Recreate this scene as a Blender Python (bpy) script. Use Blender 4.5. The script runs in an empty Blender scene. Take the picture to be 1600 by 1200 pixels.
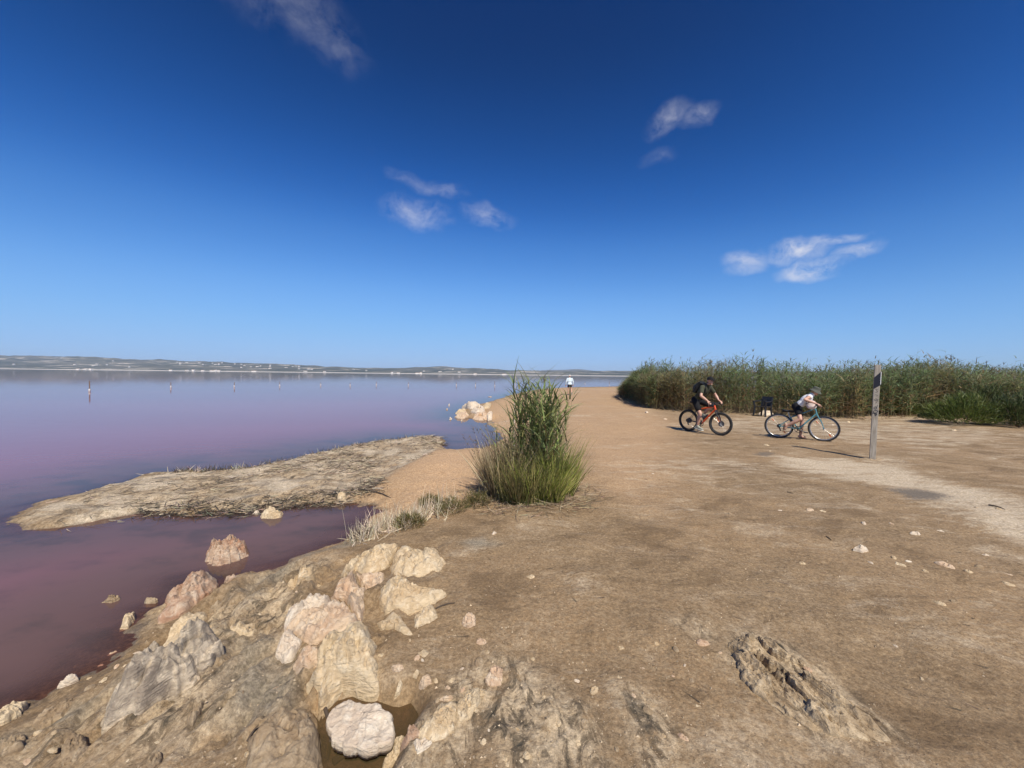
import bpy, bmesh, math, random
import numpy as np
from mathutils import Matrix, Vector
R = math.radians
rng = np.random.default_rng(7)
random.seed(7)
scene = bpy.context.scene
col = scene.collection

# ------------------------------------------------------------------ camera
CAM_H = 1.70
F_PX = 610.0                      # focal length in pixels of the 1600 px wide photograph
cam_d = bpy.data.cameras.new('camera')
cam_d.sensor_width = 36.0
cam_d.lens = 36.0 * F_PX / 1600.0
cam_d.clip_start = 0.05
cam_d.clip_end = 80000
cam = bpy.data.objects.new('camera', cam_d)
col.objects.link(cam)
CAM_R = Matrix.Rotation(R(90 - 1.34), 3, 'X') @ Matrix.Rotation(R(0.68), 3, 'Z')
cam.matrix_world = Matrix.Translation((0, 0, CAM_H)) @ CAM_R.to_4x4()
scene.camera = cam
CR = np.array(CAM_R)

# ------------------------------------------------------------------ light
SUN_EL, SUN_DIR = R(50), np.array([0.33, -0.944])      # horizontal direction towards the sun
sun_d = bpy.data.lights.new('sun', 'SUN')
sun_d.energy = 4.9
sun_d.angle = R(0.53)
sun_d.color = (1.0, 0.93, 0.80)
sun = bpy.data.objects.new('sun', sun_d)
col.objects.link(sun)
sv = Vector((SUN_DIR[0] * math.cos(SUN_EL), SUN_DIR[1] * math.cos(SUN_EL), math.sin(SUN_EL)))
sun.rotation_euler = sv.to_track_quat('Z', 'Y').to_euler()
sun.location = (20, -40, 60)

world = bpy.data.worlds.new('World')
scene.world = world
world.use_nodes = True
scene.view_settings.view_transform = 'Standard'
scene.view_settings.look = 'None'
scene.view_settings.exposure = 0.22
scene.view_settings.gamma = 1.0
scene.view_settings.use_curve_mapping = False


def build_world():
    nt = world.node_tree
    nt.nodes.clear()
    N, L = nt.nodes.new, nt.links.new
    out = N('ShaderNodeOutputWorld')
    bg = N('ShaderNodeBackground')
    bg.inputs['Strength'].default_value = 0.094
    sky = N('ShaderNodeTexSky')
    sky.sky_type = 'NISHITA'
    sky.sun_disc = False
    sky.sun_elevation = SUN_EL
    sky.sun_rotation = math.atan2(SUN_DIR[0], SUN_DIR[1])
    sky.altitude = 0
    sky.air_density = 1.0
    sky.dust_density = 0.0
    sky.ozone_density = 4.0
    # the camera's contrast: one tone curve per channel over the whole sky
    pre = N('ShaderNodeVectorMath'); pre.operation = 'SCALE'; pre.inputs['Scale'].default_value = 0.1
    cur = N('ShaderNodeRGBCurve')
    pts = (((.67, .008), (.82, .025), (1.15, .15), (1.67, .62), (3.09, 1.75), (8.4, 3.2)),
           ((1.23, .27), (1.49, .47), (2.06, 1.08), (2.91, 2.25), (4.99, 4.15), (9.07, 5.3)),
           ((2.46, 1.35), (2.91, 2.1), (3.84, 4.0), (5.08, 6.2), (7.26, 8.3), (9.5, 8.6)))
    for c_, pp_ in zip(cur.mapping.curves[:3], pts):
        for q in pp_: c_.points.new(q[0] / 10, q[1] / 10)
        c_.points[-1].location = (1, c_.points[-2].location[1] + .01)
    cur.mapping.update()
    post = N('ShaderNodeVectorMath'); post.operation = 'SCALE'; post.inputs['Scale'].default_value = 10
    L(sky.outputs[0], pre.inputs[0]); L(pre.outputs[0], cur.inputs['Color']); L(cur.outputs[0], post.inputs[0])
    # clouds: small wisps at fixed directions of the sky, broken up by noise
    tc = N('ShaderNodeTexCoord')
    nrm = N('ShaderNodeVectorMath'); nrm.operation = 'NORMALIZE'; L(tc.outputs['Generated'], nrm.inputs[0])
    warp = N('ShaderNodeTexNoise'); warp.inputs['Scale'].default_value = 13; warp.inputs['Detail'].default_value = 7
    L(nrm.outputs[0], warp.inputs['Vector'])
    wsub = N('ShaderNodeVectorMath'); wsub.operation = 'SUBTRACT'; wsub.inputs[1].default_value = (.5, .5, .5)
    L(warp.outputs['Color'], wsub.inputs[0])
    wsc = N('ShaderNodeVectorMath'); wsc.operation = 'SCALE'; wsc.inputs['Scale'].default_value = 0.06
    L(wsub.outputs[0], wsc.inputs[0])
    wd = N('ShaderNodeVectorMath'); wd.operation = 'ADD'; L(nrm.outputs[0], wd.inputs[0]); L(wsc.outputs[0], wd.inputs[1])
    total = None

    def math_(op, a, b=None, clamp=False):
        n = N('ShaderNodeMath'); n.operation = op; n.use_clamp = clamp
        for i, v in enumerate((a, b)):
            if v is None: continue
            if isinstance(v, (int, float)): n.inputs[i].default_value = v
            else: L(v, n.inputs[i])
        return n.outputs[0]
    for (px, py, ax, ay, rot, amp) in CLOUDS:
        c = Vector(ray(px, py)); c.normalize()
        up = Vector((0, 0, 1)); e1 = c.cross(up).normalized(); e2 = e1.cross(c).normalized()
        ca, sa = math.cos(R(rot)), math.sin(R(rot))
        u = (e1 * ca + e2 * sa); v = (e2 * ca - e1 * sa)
        sc_ = 1 / F_PX / (1 + ((px - 800) / F_PX) ** 2) ** .5 / (1 + ((py - 600) / F_PX) ** 2) ** .5
        du = N('ShaderNodeVectorMath'); du.operation = 'DOT_PRODUCT'; du.inputs[1].default_value = u / (ax * sc_); L(wd.outputs[0], du.inputs[0])
        dv = N('ShaderNodeVectorMath'); dv.operation = 'DOT_PRODUCT'; dv.inputs[1].default_value = v / (ay * sc_); L(wd.outputs[0], dv.inputs[0])
        dc = N('ShaderNodeVectorMath'); dc.operation = 'DOT_PRODUCT'; dc.inputs[1].default_value = c; L(nrm.outputs[0], dc.inputs[0])
        r2 = math_('ADD', math_('POWER', math_('ABSOLUTE', du.outputs['Value']), 2.0), math_('POWER', math_('ABSOLUTE', dv.outputs['Value']), 2.0))
        g = math_('POWER', math_('SUBTRACT', 1.0, math_('MULTIPLY', r2, .62), True), 1.7)
        g = math_('MULTIPLY', g, math_('GREATER_THAN', dc.outputs['Value'], 0.5))
        g = math_('MULTIPLY', g, amp)
        total = g if total is None else math_('MAXIMUM', total, g)
    det = N('ShaderNodeTexNoise'); det.inputs['Scale'].default_value = 20; det.inputs['Detail'].default_value = 9; det.inputs['Roughness'].default_value = .6
    mp = N('ShaderNodeMapping'); mp.inputs['Scale'].default_value = (1, 1, 1.5); L(wd.outputs[0], mp.inputs[0]); L(mp.outputs[0], det.inputs['Vector'])
    dr = N('ShaderNodeMapRange'); dr.inputs['From Min'].default_value = .34; dr.inputs['From Max'].default_value = .64; L(det.outputs['Fac'], dr.inputs['Value'])
    fac = math_('MULTIPLY', total, dr.outputs[0], True)
    mix = N('ShaderNodeMix'); mix.data_type = 'RGBA'
    L(fac, mix.inputs['Factor']); L(post.outputs[0], mix.inputs['A'])
    mix.inputs['B'].default_value = (7.4, 7.4, 8.0, 1)
    L(mix.outputs['Result'], bg.inputs['Color'])
    L(bg.outputs[0], out.inputs[0])


scene.cycles.use_denoising = True
scene.cycles.max_bounces = 6
scene.cycles.diffuse_bounces = 2
scene.cycles.glossy_bounces = 3
scene.cycles.transmission_bounces = 2
scene.cycles.transparent_max_bounces = 12
scene.cycles.use_adaptive_sampling = True
scene.cycles.adaptive_threshold = 0.02
scene.cycles.caustics_reflective = False
scene.cycles.caustics_refractive = False


# ------------------------------------------------------------------ pixels to places
def ray(px, py):
    d = np.array([(px - 800) / F_PX, -(py - 600) / F_PX, -1.0])
    return CR @ d


def at(px, py, z=0.0):
    """where the sight line through a photograph pixel meets the level z"""
    d = ray(px, py)
    t = (z - CAM_H) / d[2]
    return np.array([d[0] * t, d[1] * t, z])


def at_depth(px, py, Y):
    d = ray(px, py)
    t = Y / d[1]
    return np.array([d[0] * t, Y, CAM_H + d[2] * t])


CLOUDS = [(470, 15, 110, 45, -25, .15), (515, 62, 55, 26, -40, .14), (410, 5, 70, 26, 0, .10),
          (1040, 190, 38, 19, 18, .30), (1092, 178, 34, 17, 12, .28), (1032, 246, 30, 12, 0, .10),
          (640, 282, 36, 12, -18, .18), (692, 298, 38, 12, -4, .27), (650, 333, 56, 21, -6, .36), (762, 336, 40, 17, -5, .34),
          (1242, 393, 42, 18, 0, .85), (1268, 420, 44, 16, 0, .9), (1300, 379, 36, 8, 12, .6), (1336, 391, 32, 13, 14, .55),
          (1163, 408, 30, 19, 0, .5), (1160, 422, 26, 9, 0, .4)]
build_world()

# ------------------------------------------------------------------ numeric noise


def _hash(ix, iy, iz):
    h = (ix * 374761393 + iy * 668265263 + iz * 2147483647 + 1013904223) & 0xFFFFFFFF
    h = ((h ^ (h >> 13)) * 1274126177) & 0xFFFFFFFF
    h = ((h ^ (h >> 16)) * 2246822519) & 0xFFFFFFFF
    return ((h ^ (h >> 15)) & 0xFFFFFF) / float(0xFFFFFF)


def noise(x, y, z=0.0):
    x, y, z = np.broadcast_arrays(np.asarray(x, float), np.asarray(y, float), np.asarray(z, float))
    ix, iy, iz = (np.floor(a).astype(np.int64) for a in (x, y, z))
    fx, fy, fz = x - ix, y - iy, z - iz
    fx, fy, fz = (f * f * f * (f * (f * 6 - 15) + 10) for f in (fx, fy, fz))
    r = 0
    for dx in (0, 1):
        for dy in (0, 1):
            for dz in (0, 1):
                w = (fx if dx else 1 - fx) * (fy if dy else 1 - fy) * (fz if dz else 1 - fz)
                r = r + w * _hash(ix + dx, iy + dy, iz + dz)
    return r * 2 - 1


def fbm(x, y, z=0.0, oct=4, gain=.5):
    a, r, f = 1.0, 0.0, 1.0
    for i in range(oct):
        r = r + a * noise(np.asarray(x) * f + 17.3 * i, np.asarray(y) * f - 9.1 * i, np.asarray(z) * f + 4.7 * i)
        a *= gain; f *= 2.03
    return r


def smooth(e0, e1, x):
    t = np.clip((x - e0) / (e1 - e0), 0, 1)
    return t * t * (3 - 2 * t)


def poly_sdf(poly, x, y):
    """signed distance to a polygon, positive inside"""
    P = np.asarray(poly, float)[:, :2]
    x = np.asarray(x, float); y = np.asarray(y, float)
    if x.size > 2000 and len(P) < 40:                       # far from a small polygon only the sign matters
        lo, hi = P.min(0) - 2.0, P.max(0) + 2.0
        near = (x > lo[0]) & (x < hi[0]) & (y > lo[1]) & (y < hi[1])
        if near.mean() < .9:
            out = np.full(x.shape, -2.0)
            if near.any():
                xs_, ys_ = x[near], y[near]
                out[near] = _sdf(P, xs_, ys_)
            return out
    return _sdf(P, x, y)


def _sdf(P, x, y):
    d = np.full(np.shape(x), 1e18); inside = np.zeros(np.shape(x), bool)
    n = len(P)
    for i in range(n):
        a, b = P[i], P[(i + 1) % n]
        ex, ey = b - a
        wx, wy = x - a[0], y - a[1]
        t = np.clip((wx * ex + wy * ey) / (ex * ex + ey * ey + 1e-12), 0, 1)
        d = np.minimum(d, (wx - ex * t) ** 2 + (wy - ey * t) ** 2)
        c = ((a[1] > y) != (b[1] > y)) & (x < (b[0] - a[0]) * (y - a[1]) / (b[1] - a[1] + 1e-12) + a[0])
        inside ^= c
    return np.where(inside, 1, -1) * np.sqrt(d)


# ------------------------------------------------------------------ object helpers
def tag(o, label=None, cat=None, group=None, kind=None):
    if label: o['label'] = label
    if cat: o['category'] = cat
    if group: o['group'] = group
    if kind: o['kind'] = kind
    return o


def link(name, me, mat=None, parent=None, loc=None):
    o = bpy.data.objects.new(name, me)
    col.objects.link(o)
    if mat is not None and me is not None: me.materials.append(mat)
    if parent is not None: o.parent = parent
    if loc is not None: o.location = loc
    return o


def empty(name, loc=(0, 0, 0), rz=0.0):
    o = bpy.data.objects.new(name, None)
    col.objects.link(o)
    o.location = loc; o.rotation_euler = (0, 0, rz)
    o.empty_display_size = .1
    return o


def np_mesh(name, V, faces, smooth_=True, colors=None, cname='col'):
    """faces: array (n,3) or (n,4), or list of such arrays"""
    if not isinstance(faces, (list, tuple)): faces = [faces]
    faces = [np.asarray(f, np.int32) for f in faces if len(f)]
    me = bpy.data.meshes.new(name)
    V = np.asarray(V, np.float32)
    me.vertices.add(len(V)); me.vertices.foreach_set('co', V.ravel())
    nl = sum(f.size for f in faces); nf = sum(len(f) for f in faces)
    me.loops.add(nl); me.loops.foreach_set('vertex_index', np.concatenate([f.ravel() for f in faces]))
    me.polygons.add(nf)
    tot = np.concatenate([np.full(len(f), f.shape[1], np.int32) for f in faces])
    st = np.concatenate([[0], np.cumsum(tot)[:-1]]).astype(np.int32)
    me.polygons.foreach_set('loop_start', st)
    me.polygons.foreach_set('use_smooth', np.full(nf, bool(smooth_)))
    me.update(calc_edges=True)
    if colors is not None:
        for k, c in (colors.items() if isinstance(colors, dict) else {cname: colors}.items()):
            c = np.asarray(c, np.float32)
            if c.shape[1] == 3: c = np.hstack([c, np.ones((len(c), 1), np.float32)])
            a = me.color_attributes.new(k, 'FLOAT_COLOR', 'POINT')
            a.data.foreach_set('color', c.ravel())
    return me


def grid_faces(nx, ny, wrap=False):
    i = np.arange(nx - 1)[None, :]; j = np.arange(ny - 1)[:, None]
    a = j * nx + i
    return np.stack([a, a + 1, a + nx + 1, a + nx], -1).reshape(-1, 4)


class MB:
    """collects boxes, tubes and surfaces of revolution into one mesh"""

    def __init__(s): s.v = []; s.f = []; s.n = 0

    def add(s, V, F):
        V = np.asarray(V, float)
        s.v.append(V); s.f += [tuple(int(i) + s.n for i in f) for f in F]; s.n += len(V)
        return s

    def tube(s, pts, rad, seg=8, cap=True, closed=False):
        pts = [np.asarray(p, float) for p in pts]
        n = len(pts)
        rad = [rad] * n if np.isscalar(rad) else list(rad)
        T = []
        for i in range(n):
            a = pts[(i - 1) % n] if (closed or i > 0) else pts[0]
            b = pts[(i + 1) % n] if (closed or i < n - 1) else pts[-1]
            t = b - a; T.append(t / (np.linalg.norm(t) + 1e-12))
        ref = np.array([0, 0, 1.0]) if abs(T[0][2]) < .9 else np.array([1.0, 0, 0])
        u = np.cross(T[0], ref); u /= np.linalg.norm(u)
        V = []
        for i in range(n):
            u = u - T[i] * (u @ T[i]); u /= np.linalg.norm(u) + 1e-12
            w = np.cross(T[i], u)
            for k in range(seg):
                a = 2 * math.pi * k / seg
                V.append(pts[i] + rad[i] * (math.cos(a) * u + math.sin(a) * w))
        F = []
        for i in range(n if closed else n - 1):
            for k in range(seg):
                a = i * seg; b = ((i + 1) % n) * seg
                F.append((a + k, a + (k + 1) % seg, b + (k + 1) % seg, b + k))
        if cap and not closed:
            F.append(tuple(range(seg))[::-1]); F.append(tuple((n - 1) * seg + k for k in range(seg)))
        return s.add(V, F)

    def torus(s, c, axis, R_, r, n=40, seg=8, sy=1.0):
        c = np.asarray(c, float); axis = np.asarray(axis, float); axis = axis / np.linalg.norm(axis)
        ref = np.array([0, 0, 1.0]) if abs(axis[2]) < .9 else np.array([1.0, 0, 0])
        u = np.cross(axis, ref); u /= np.linalg.norm(u); w = np.cross(axis, u)
        V = []; F = []
        for i in range(n):
            a = 2 * math.pi * i / n; d = math.cos(a) * u + math.sin(a) * w
            for k in range(seg):
                b = 2 * math.pi * k / seg
                V.append(c + d * (R_ + r * math.cos(b)) + axis * r * sy * math.sin(b))
        for i in range(n):
            for k in range(seg):
                F.append((i * seg + k, ((i + 1) % n) * seg + k, ((i + 1) % n) * seg + (k + 1) % seg, i * seg + (k + 1) % seg))
        return s.add(V, F)

    def disc(s, c, axis, r, t, n=20):
        c = np.asarray(c, float); axis = np.asarray(axis, float) / np.linalg.norm(axis)
        return s.tube([c - axis * t / 2, c + axis * t / 2], r, n)

    def ell(s, c, rad, n=14, m=9, rot=None):
        V = []; F = []
        for j in range(m + 1):
            th = math.pi * j / m
            for i in range(n):
                ph = 2 * math.pi * i / n
                V.append((math.sin(th) * math.cos(ph) * rad[0], math.sin(th) * math.sin(ph) * rad[1], math.cos(th) * rad[2]))
        V = np.array(V)
        if rot is not None: V = V @ np.array(rot).T
        V = V + np.asarray(c, float)
        for j in range(m):
            for i in range(n):
                F.append((j * n + i, (j + 1) * n + i, (j + 1) * n + (i + 1) % n, j * n + (i + 1) % n))
        return s.add(V, F)

    def box(s, c, size, rot=None):
        V = np.array([(x, y, z) for x in (-.5, .5) for y in (-.5, .5) for z in (-.5, .5)]) * np.asarray(size)
        if rot is not None: V = V @ np.array(rot).T
        return s.add(V + np.asarray(c, float), [(0, 1, 3, 2), (4, 6, 7, 5), (0, 4, 5, 1), (2, 3, 7, 6), (0, 2, 6, 4), (1, 5, 7, 3)])

    def build(s, name, mat, parent=None, loc=None, smooth_=True, bevel=0):
        me = bpy.data.meshes.new(name)
        me.from_pydata(np.concatenate(s.v).tolist(), [], s.f)
        me.validate()
        if smooth_:
            me.polygons.foreach_set('use_smooth', np.ones(len(me.polygons), bool))
            try: me.set_sharp_from_angle(angle=R(50))
            except Exception: pass
        o = link(name, me, mat, parent, loc)
        if bevel:
            m = o.modifiers.new('bevel', 'BEVEL'); m.width = bevel; m.segments = 2; m.limit_method = 'ANGLE'
        return o


# ------------------------------------------------------------------ materials
def new_mat(name):
    m = bpy.data.materials.new(name); m.use_nodes = True
    nt = m.node_tree
    b = nt.nodes['Principled BSDF']
    return m, nt, b


class NT:
    def __init__(s, nt): s.nt = nt

    def n(s, t, **kw):
        n = s.nt.nodes.new('ShaderNode' + t)
        for k, v in kw.items(): setattr(n, k, v)
        return n

    def l(s, a, b): s.nt.links.new(a, b)

    def set(s, sock, v):
        if hasattr(v, 'is_linked') or hasattr(v, 'links'): s.l(v, sock)
        else: sock.default_value = v

    def noise(s, vec, scale, detail=4, rough=.55, out='Fac', dist=0):
        n = s.n('TexNoise'); n.inputs['Scale'].default_value = scale; n.inputs['Detail'].default_value = detail
        n.inputs['Roughness'].default_value = rough; n.inputs['Distortion'].default_value = dist
        if vec is not None: s.l(vec, n.inputs['Vector'])
        return n.outputs[out]

    def vor(s, vec, scale, feature='F1', out='Distance'):
        n = s.n('TexVoronoi'); n.feature = feature; n.inputs['Scale'].default_value = scale
        if vec is not None: s.l(vec, n.inputs['Vector'])
        return n.outputs[out]

    def map(s, v, a, b, c=0., d=1., smooth_=True):
        n = s.n('MapRange'); n.interpolation_type = 'SMOOTHSTEP' if smooth_ else 'LINEAR'
        s.set(n.inputs['Value'], v)
        for k, x in zip(('From Min', 'From Max', 'To Min', 'To Max'), (a, b, c, d)): n.inputs[k].default_value = x
        return n.outputs[0]

    def math(s, op, a, b=0., clamp=False):
        n = s.n('Math', operation=op); n.use_clamp = clamp
        s.set(n.inputs[0], a); s.set(n.inputs[1], b)
        return n.outputs[0]

    def mix(s, f, a, b, mode='MIX'):
        n = s.n('Mix'); n.data_type = 'RGBA'; n.blend_type = mode
        s.set(n.inputs['Factor'], f)
        for k, v in (('A', a), ('B', b)):
            if isinstance(v, tuple) and len(v) == 3: v = v + (1,)
            s.set(n.inputs[k], v)
        return n.outputs['Result']

    def scale(s, vec, sc):
        n = s.n('Mapping'); n.inputs['Scale'].default_value = sc; s.l(vec, n.inputs[0]); return n.outputs[0]

    def bump(s, h, dist, strength=1., normal=None):
        n = s.n('Bump'); n.inputs['Distance'].default_value = dist; n.inputs['Strength'].default_value = strength
        s.l(h, n.inputs['Height'])
        if normal is not None: s.l(normal, n.inputs['Normal'])
        return n.outputs[0]


def plain(name, c, rough=.6, metal=0., var=.12, scale=30., spec=.5, bump=0.):
    m, nt, b = new_mat(name); t = NT(nt)
    tc = t.n('TexCoord').outputs['Object']
    f = t.noise(tc, scale, 4)
    lo = tuple(x * (1 - var) for x in c); hi = tuple(min(1, x * (1 + var)) for x in c)
    t.l(t.mix(f, lo, hi), b.inputs['Base Color'])
    b.inputs['Roughness'].default_value = rough; b.inputs['Metallic'].default_value = metal
    b.inputs['Specular IOR Level'].default_value = spec
    if bump: t.l(t.bump(f, bump), b.inputs['Normal'])
    return m


def blade_mat(name, trans=.35, rough=.55):
    """leaf material; its colour is the leaf's own, stored per blade"""
    m, nt, b = new_mat(name); t = NT(nt)
    a = t.n('VertexColor'); a.layer_name = 'col'
    f = t.noise(t.n('NewGeometry').outputs['Position'], 60, 2)
    c = t.mix(1.0, a.outputs['Color'], t.mix(f, (.78, .78, .78), (1.22, 1.2, 1.15)), 'MULTIPLY')
    t.l(c, b.inputs['Base Color']); b.inputs['Roughness'].default_value = rough
    b.inputs['Specular IOR Level'].default_value = .35
    tr = t.n('BsdfTranslucent'); t.l(c, tr.inputs['Color'])
    mx = t.n('MixShader'); mx.inputs[0].default_value = trans
    t.l(b.outputs[0], mx.inputs[1]); t.l(tr.outputs[0], mx.inputs[2])
    t.l(mx.outputs[0], nt.nodes['Material Output'].inputs[0])
    return m


def ground_mat():
    m, nt, b = new_mat('dirt'); t = NT(nt)
    pos = t.n('NewGeometry').outputs['Position']
    def attr(nm):
        a = t.n('VertexColor'); a.layer_name = nm
        s = t.n('SeparateColor'); t.l(a.outputs['Color'], s.inputs[0]); return s.outputs
    m1, m2 = attr('mask'), attr('mask2')
    big = t.noise(pos, .55, 5); mid = t.noise(pos, 3.2, 5, .6); fine = t.noise(pos, 30, 5, .65)
    streak = t.noise(t.scale(pos, (.35, 1.6, 1)), 1.1, 6, .62, dist=.5)
    c = t.mix(t.map(mid, .3, .7), (.175, .116, .062), (.25, .172, .096))
    c = t.mix(t.map(big, .35, .65), c, (.262, .172, .092))
    c = t.mix(t.map(fine, .35, .75), c, (.305, .22, .13))
    chalk = t.noise(t.scale(pos, (.75, 1.25, 1)), 1.5, 9, .73, dist=.7)
    c = t.mix(t.map(chalk, .50, .36, 0, .75), c, (.150, .098, .052))
    c = t.mix(t.math('MULTIPLY', t.map(chalk, .52, .70), t.map(fine, .3, .6, .35, .95)), c, (.44, .345, .235))
    # sand
    sand = t.mix(t.map(fine, .3, .7), (.37, .228, .120), (.55, .375, .225))
    c = t.mix(m1['Blue'], c, sand)
    # rock showing through
    crk = t.noise(t.scale(pos, (1.5, .6, 1)), 6.0, 8, .7, dist=1.2)
    rk = t.mix(t.map(mid, .35, .65), (.30, .218, .132), (.47, .365, .24))
    rk = t.mix(t.map(fine, .45, .75), rk, (.52, .42, .29))
    rk = t.mix(t.map(crk, .48, .57), rk, (.15, .115, .075))
    rk = t.mix(t.map(crk, .57, .65), rk, (.05, .044, .032))
    rf = t.math('MULTIPLY', m2['Red'], t.map(t.noise(pos, 7, 7, .7), .30, .52), True)
    c = t.mix(rf, c, rk)
    # salt crust: broad stains broken up by noise
    sf = t.math('MULTIPLY', t.map(t.math('ADD', m1['Green'], t.math('MULTIPLY', t.math('SUBTRACT', t.noise(t.scale(pos, (.5, 1.3, 1)), 2.2, 9, .72, dist=.9), .5), 4.2)), .35, 1.45), t.map(fine, .2, .65, .4, 1.))
    c = t.mix(sf, c, t.mix(fine, (.40, .32, .22), (.60, .505, .38)))
    # light grit and dark specks
    gv = t.vor(pos, 55, out='Distance')
    gm = t.math('MULTIPLY', t.map(gv, .12, .2, 1, 0), t.map(t.noise(pos, 2.1, 4), .45, .68))
    c = t.mix(t.math('MULTIPLY', gm, .8), c, (.46, .36, .25))
    sp = t.math('MULTIPLY', t.map(t.vor(t.scale(pos, (1.3, .8, 1)), 21), .07, .12, 1, 0), t.map(t.noise(pos, 1.6, 4), .5, .62))
    c = t.mix(t.math('MULTIPLY', sp, .8), c, (.06, .042, .03))
    # wet mud, algae-dark
    wet = t.map(t.math('ADD', m1['Red'], t.math('MULTIPLY', t.math('SUBTRACT', mid, .5), .9)), .2, .8)
    wc = t.mix(t.map(fine, .35, .7), (.095, .075, .055), (.185, .14, .098))
    c = t.mix(wet, c, wc)
    # grey-green damp mud
    dm = t.map(t.math('ADD', m2['Green'], t.math('MULTIPLY', t.math('SUBTRACT', mid, .5), .8)), .25, .8)
    c = t.mix(dm, c, t.mix(t.map(fine, .3, .7), (.185, .155, .11), (.33, .275, .20)))
    # bare dark stain
    c = t.mix(t.map(t.math('ADD', m2['Blue'], t.math('MULTIPLY', t.math('SUBTRACT', fine, .5), 1.6)), .35, .95), c, (.15, .125, .098))
    grain = t.noise(pos, 48, 9, .82)
    c = t.mix(1.0, c, t.mix(t.map(grain, .33, .67, smooth_=False), (.50, .48, .46), (1.58, 1.57, 1.54)), 'MULTIPLY')
    t.l(c, b.inputs['Base Color'])
    t.l(t.map(wet, 0, 1, .93, .5), b.inputs['Roughness'])
    b.inputs['Specular IOR Level'].default_value = .3
    h = t.math('ADD', t.noise(pos, 9, 9, .72), t.math('MULTIPLY', t.math('MULTIPLY', crk, m2['Red']), -.8))
    h = t.math('ADD', h, t.math('MULTIPLY', gm, .12))
    t.l(t.bump(h, .035, .8), b.inputs['Normal'])
    return m


def rock_mat(name, c1, c2, c3, stain=.5, grey=0.):
    m, nt, b = new_mat(name); t = NT(nt)
    pos = t.n('NewGeometry').outputs['Position']
    big = t.noise(pos, 4.5, 5, .6); mid = t.noise(pos, 13, 8, .68, dist=.7); fine = t.noise(pos, 60, 6, .65)
    lay = t.noise(t.scale(pos, (1.0, .4, 3.5)), 16, 6, .65, dist=1.)
    c = t.mix(t.map(big, .35, .65), c1, c2)
    c = t.mix(t.map(mid, .45, .7), c, c3)
    c = t.mix(t.math('MULTIPLY', t.map(lay, .56, .7), stain), c, tuple(x * .52 for x in c2))
    c = t.mix(t.map(fine, .55, .8, 0, .6), c, tuple(min(1, x * 1.25) for x in c3))
    cr = t.vor(t.scale(pos, (1, .7, 1.2)), 9, 'DISTANCE_TO_EDGE')
    crm = t.math('MULTIPLY', t.map(cr, .0, .02, 1, 0), t.map(t.noise(pos, 3.3, 3), .52, .64))
    c = t.mix(t.math('MULTIPLY', crm, .22), c, tuple(x * .4 for x in c2))
    t.l(c, b.inputs['Base Color'])
    b.inputs['Roughness'].default_value = .92; b.inputs['Specular IOR Level'].default_value = .25
    h = t.math('ADD', t.math('MULTIPLY', mid, 1.0), t.math('MULTIPLY', lay, .9))
    h = t.math('ADD', h, t.math('MULTIPLY', fine, .35))
    h = t.math('SUBTRACT', h, t.math('MULTIPLY', crm, .2))
    t.l(t.bump(h, .022, .9), b.inputs['Normal'])
    return m


def water_mat(name, body, murk, depth_attr=True, rough=.05, rip=.002):
    m, nt, b = new_mat(name); t = NT(nt)
    pos = t.n('NewGeometry').outputs['Position']
    w1 = t.noise(t.scale(pos, (1.2, 2.2, 1)), 1.4, 3, .5); w2 = t.noise(pos, 7, 2, .5)
    h = t.math('ADD', w1, t.math('MULTIPLY', w2, .12))
    nrm = t.bump(h, rip, 1.)
    drift = t.noise(t.scale(pos, (.02, .09, 1)), 1.0, 4, .5, dist=.8)
    bc = t.mix(t.map(drift, .35, .65), body, tuple(x * 1.12 for x in body))
    patch = t.noise(t.scale(pos, (1, 1.6, 1)), 1.5, 5, .6)
    dif = t.n('BsdfDiffuse'); t.l(bc, dif.inputs['Color'])
    tra = t.n('BsdfTransparent'); tra.inputs['Color'].default_value = (.78, .62, .58, 1)
    mx = t.n('MixShader')
    if depth_attr:
        a = t.n('VertexColor'); a.layer_name = 'depth'
        s = t.n('SeparateColor'); t.l(a.outputs['Color'], s.inputs[0])
        e = t.math('SUBTRACT', 1.0, t.math('POWER', 2.718, t.math('MULTIPLY', s.outputs['Red'], -murk)), True)
        t.l(e, mx.inputs[0])
        shal = t.mix(t.map(patch, .45, .7), (.142, .084, .072), (.096, .066, .056))
        bc = t.mix(t.map(s.outputs['Red'], .09, .36), shal, bc)
        t.l(bc, dif.inputs['Color'])
    else:
        mx.inputs[0].default_value = .5
    t.l(tra.outputs[0], mx.inputs[1]); t.l(dif.outputs[0], mx.inputs[2])
    gl = t.n('BsdfGlossy'); gl.inputs['Roughness'].default_value = rough; t.l(nrm, gl.inputs['Normal'])
    fr = t.n('Fresnel'); fr.inputs['IOR'].default_value = 1.225; t.l(nrm, fr.inputs['Normal'])
    m2 = t.n('MixShader'); t.l(fr.outputs[0], m2.inputs[0]); t.l(mx.outputs[0], m2.inputs[1]); t.l(gl.outputs[0], m2.inputs[2])
    t.l(m2.outputs[0], nt.nodes['Material Output'].inputs[0])
    return m


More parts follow.
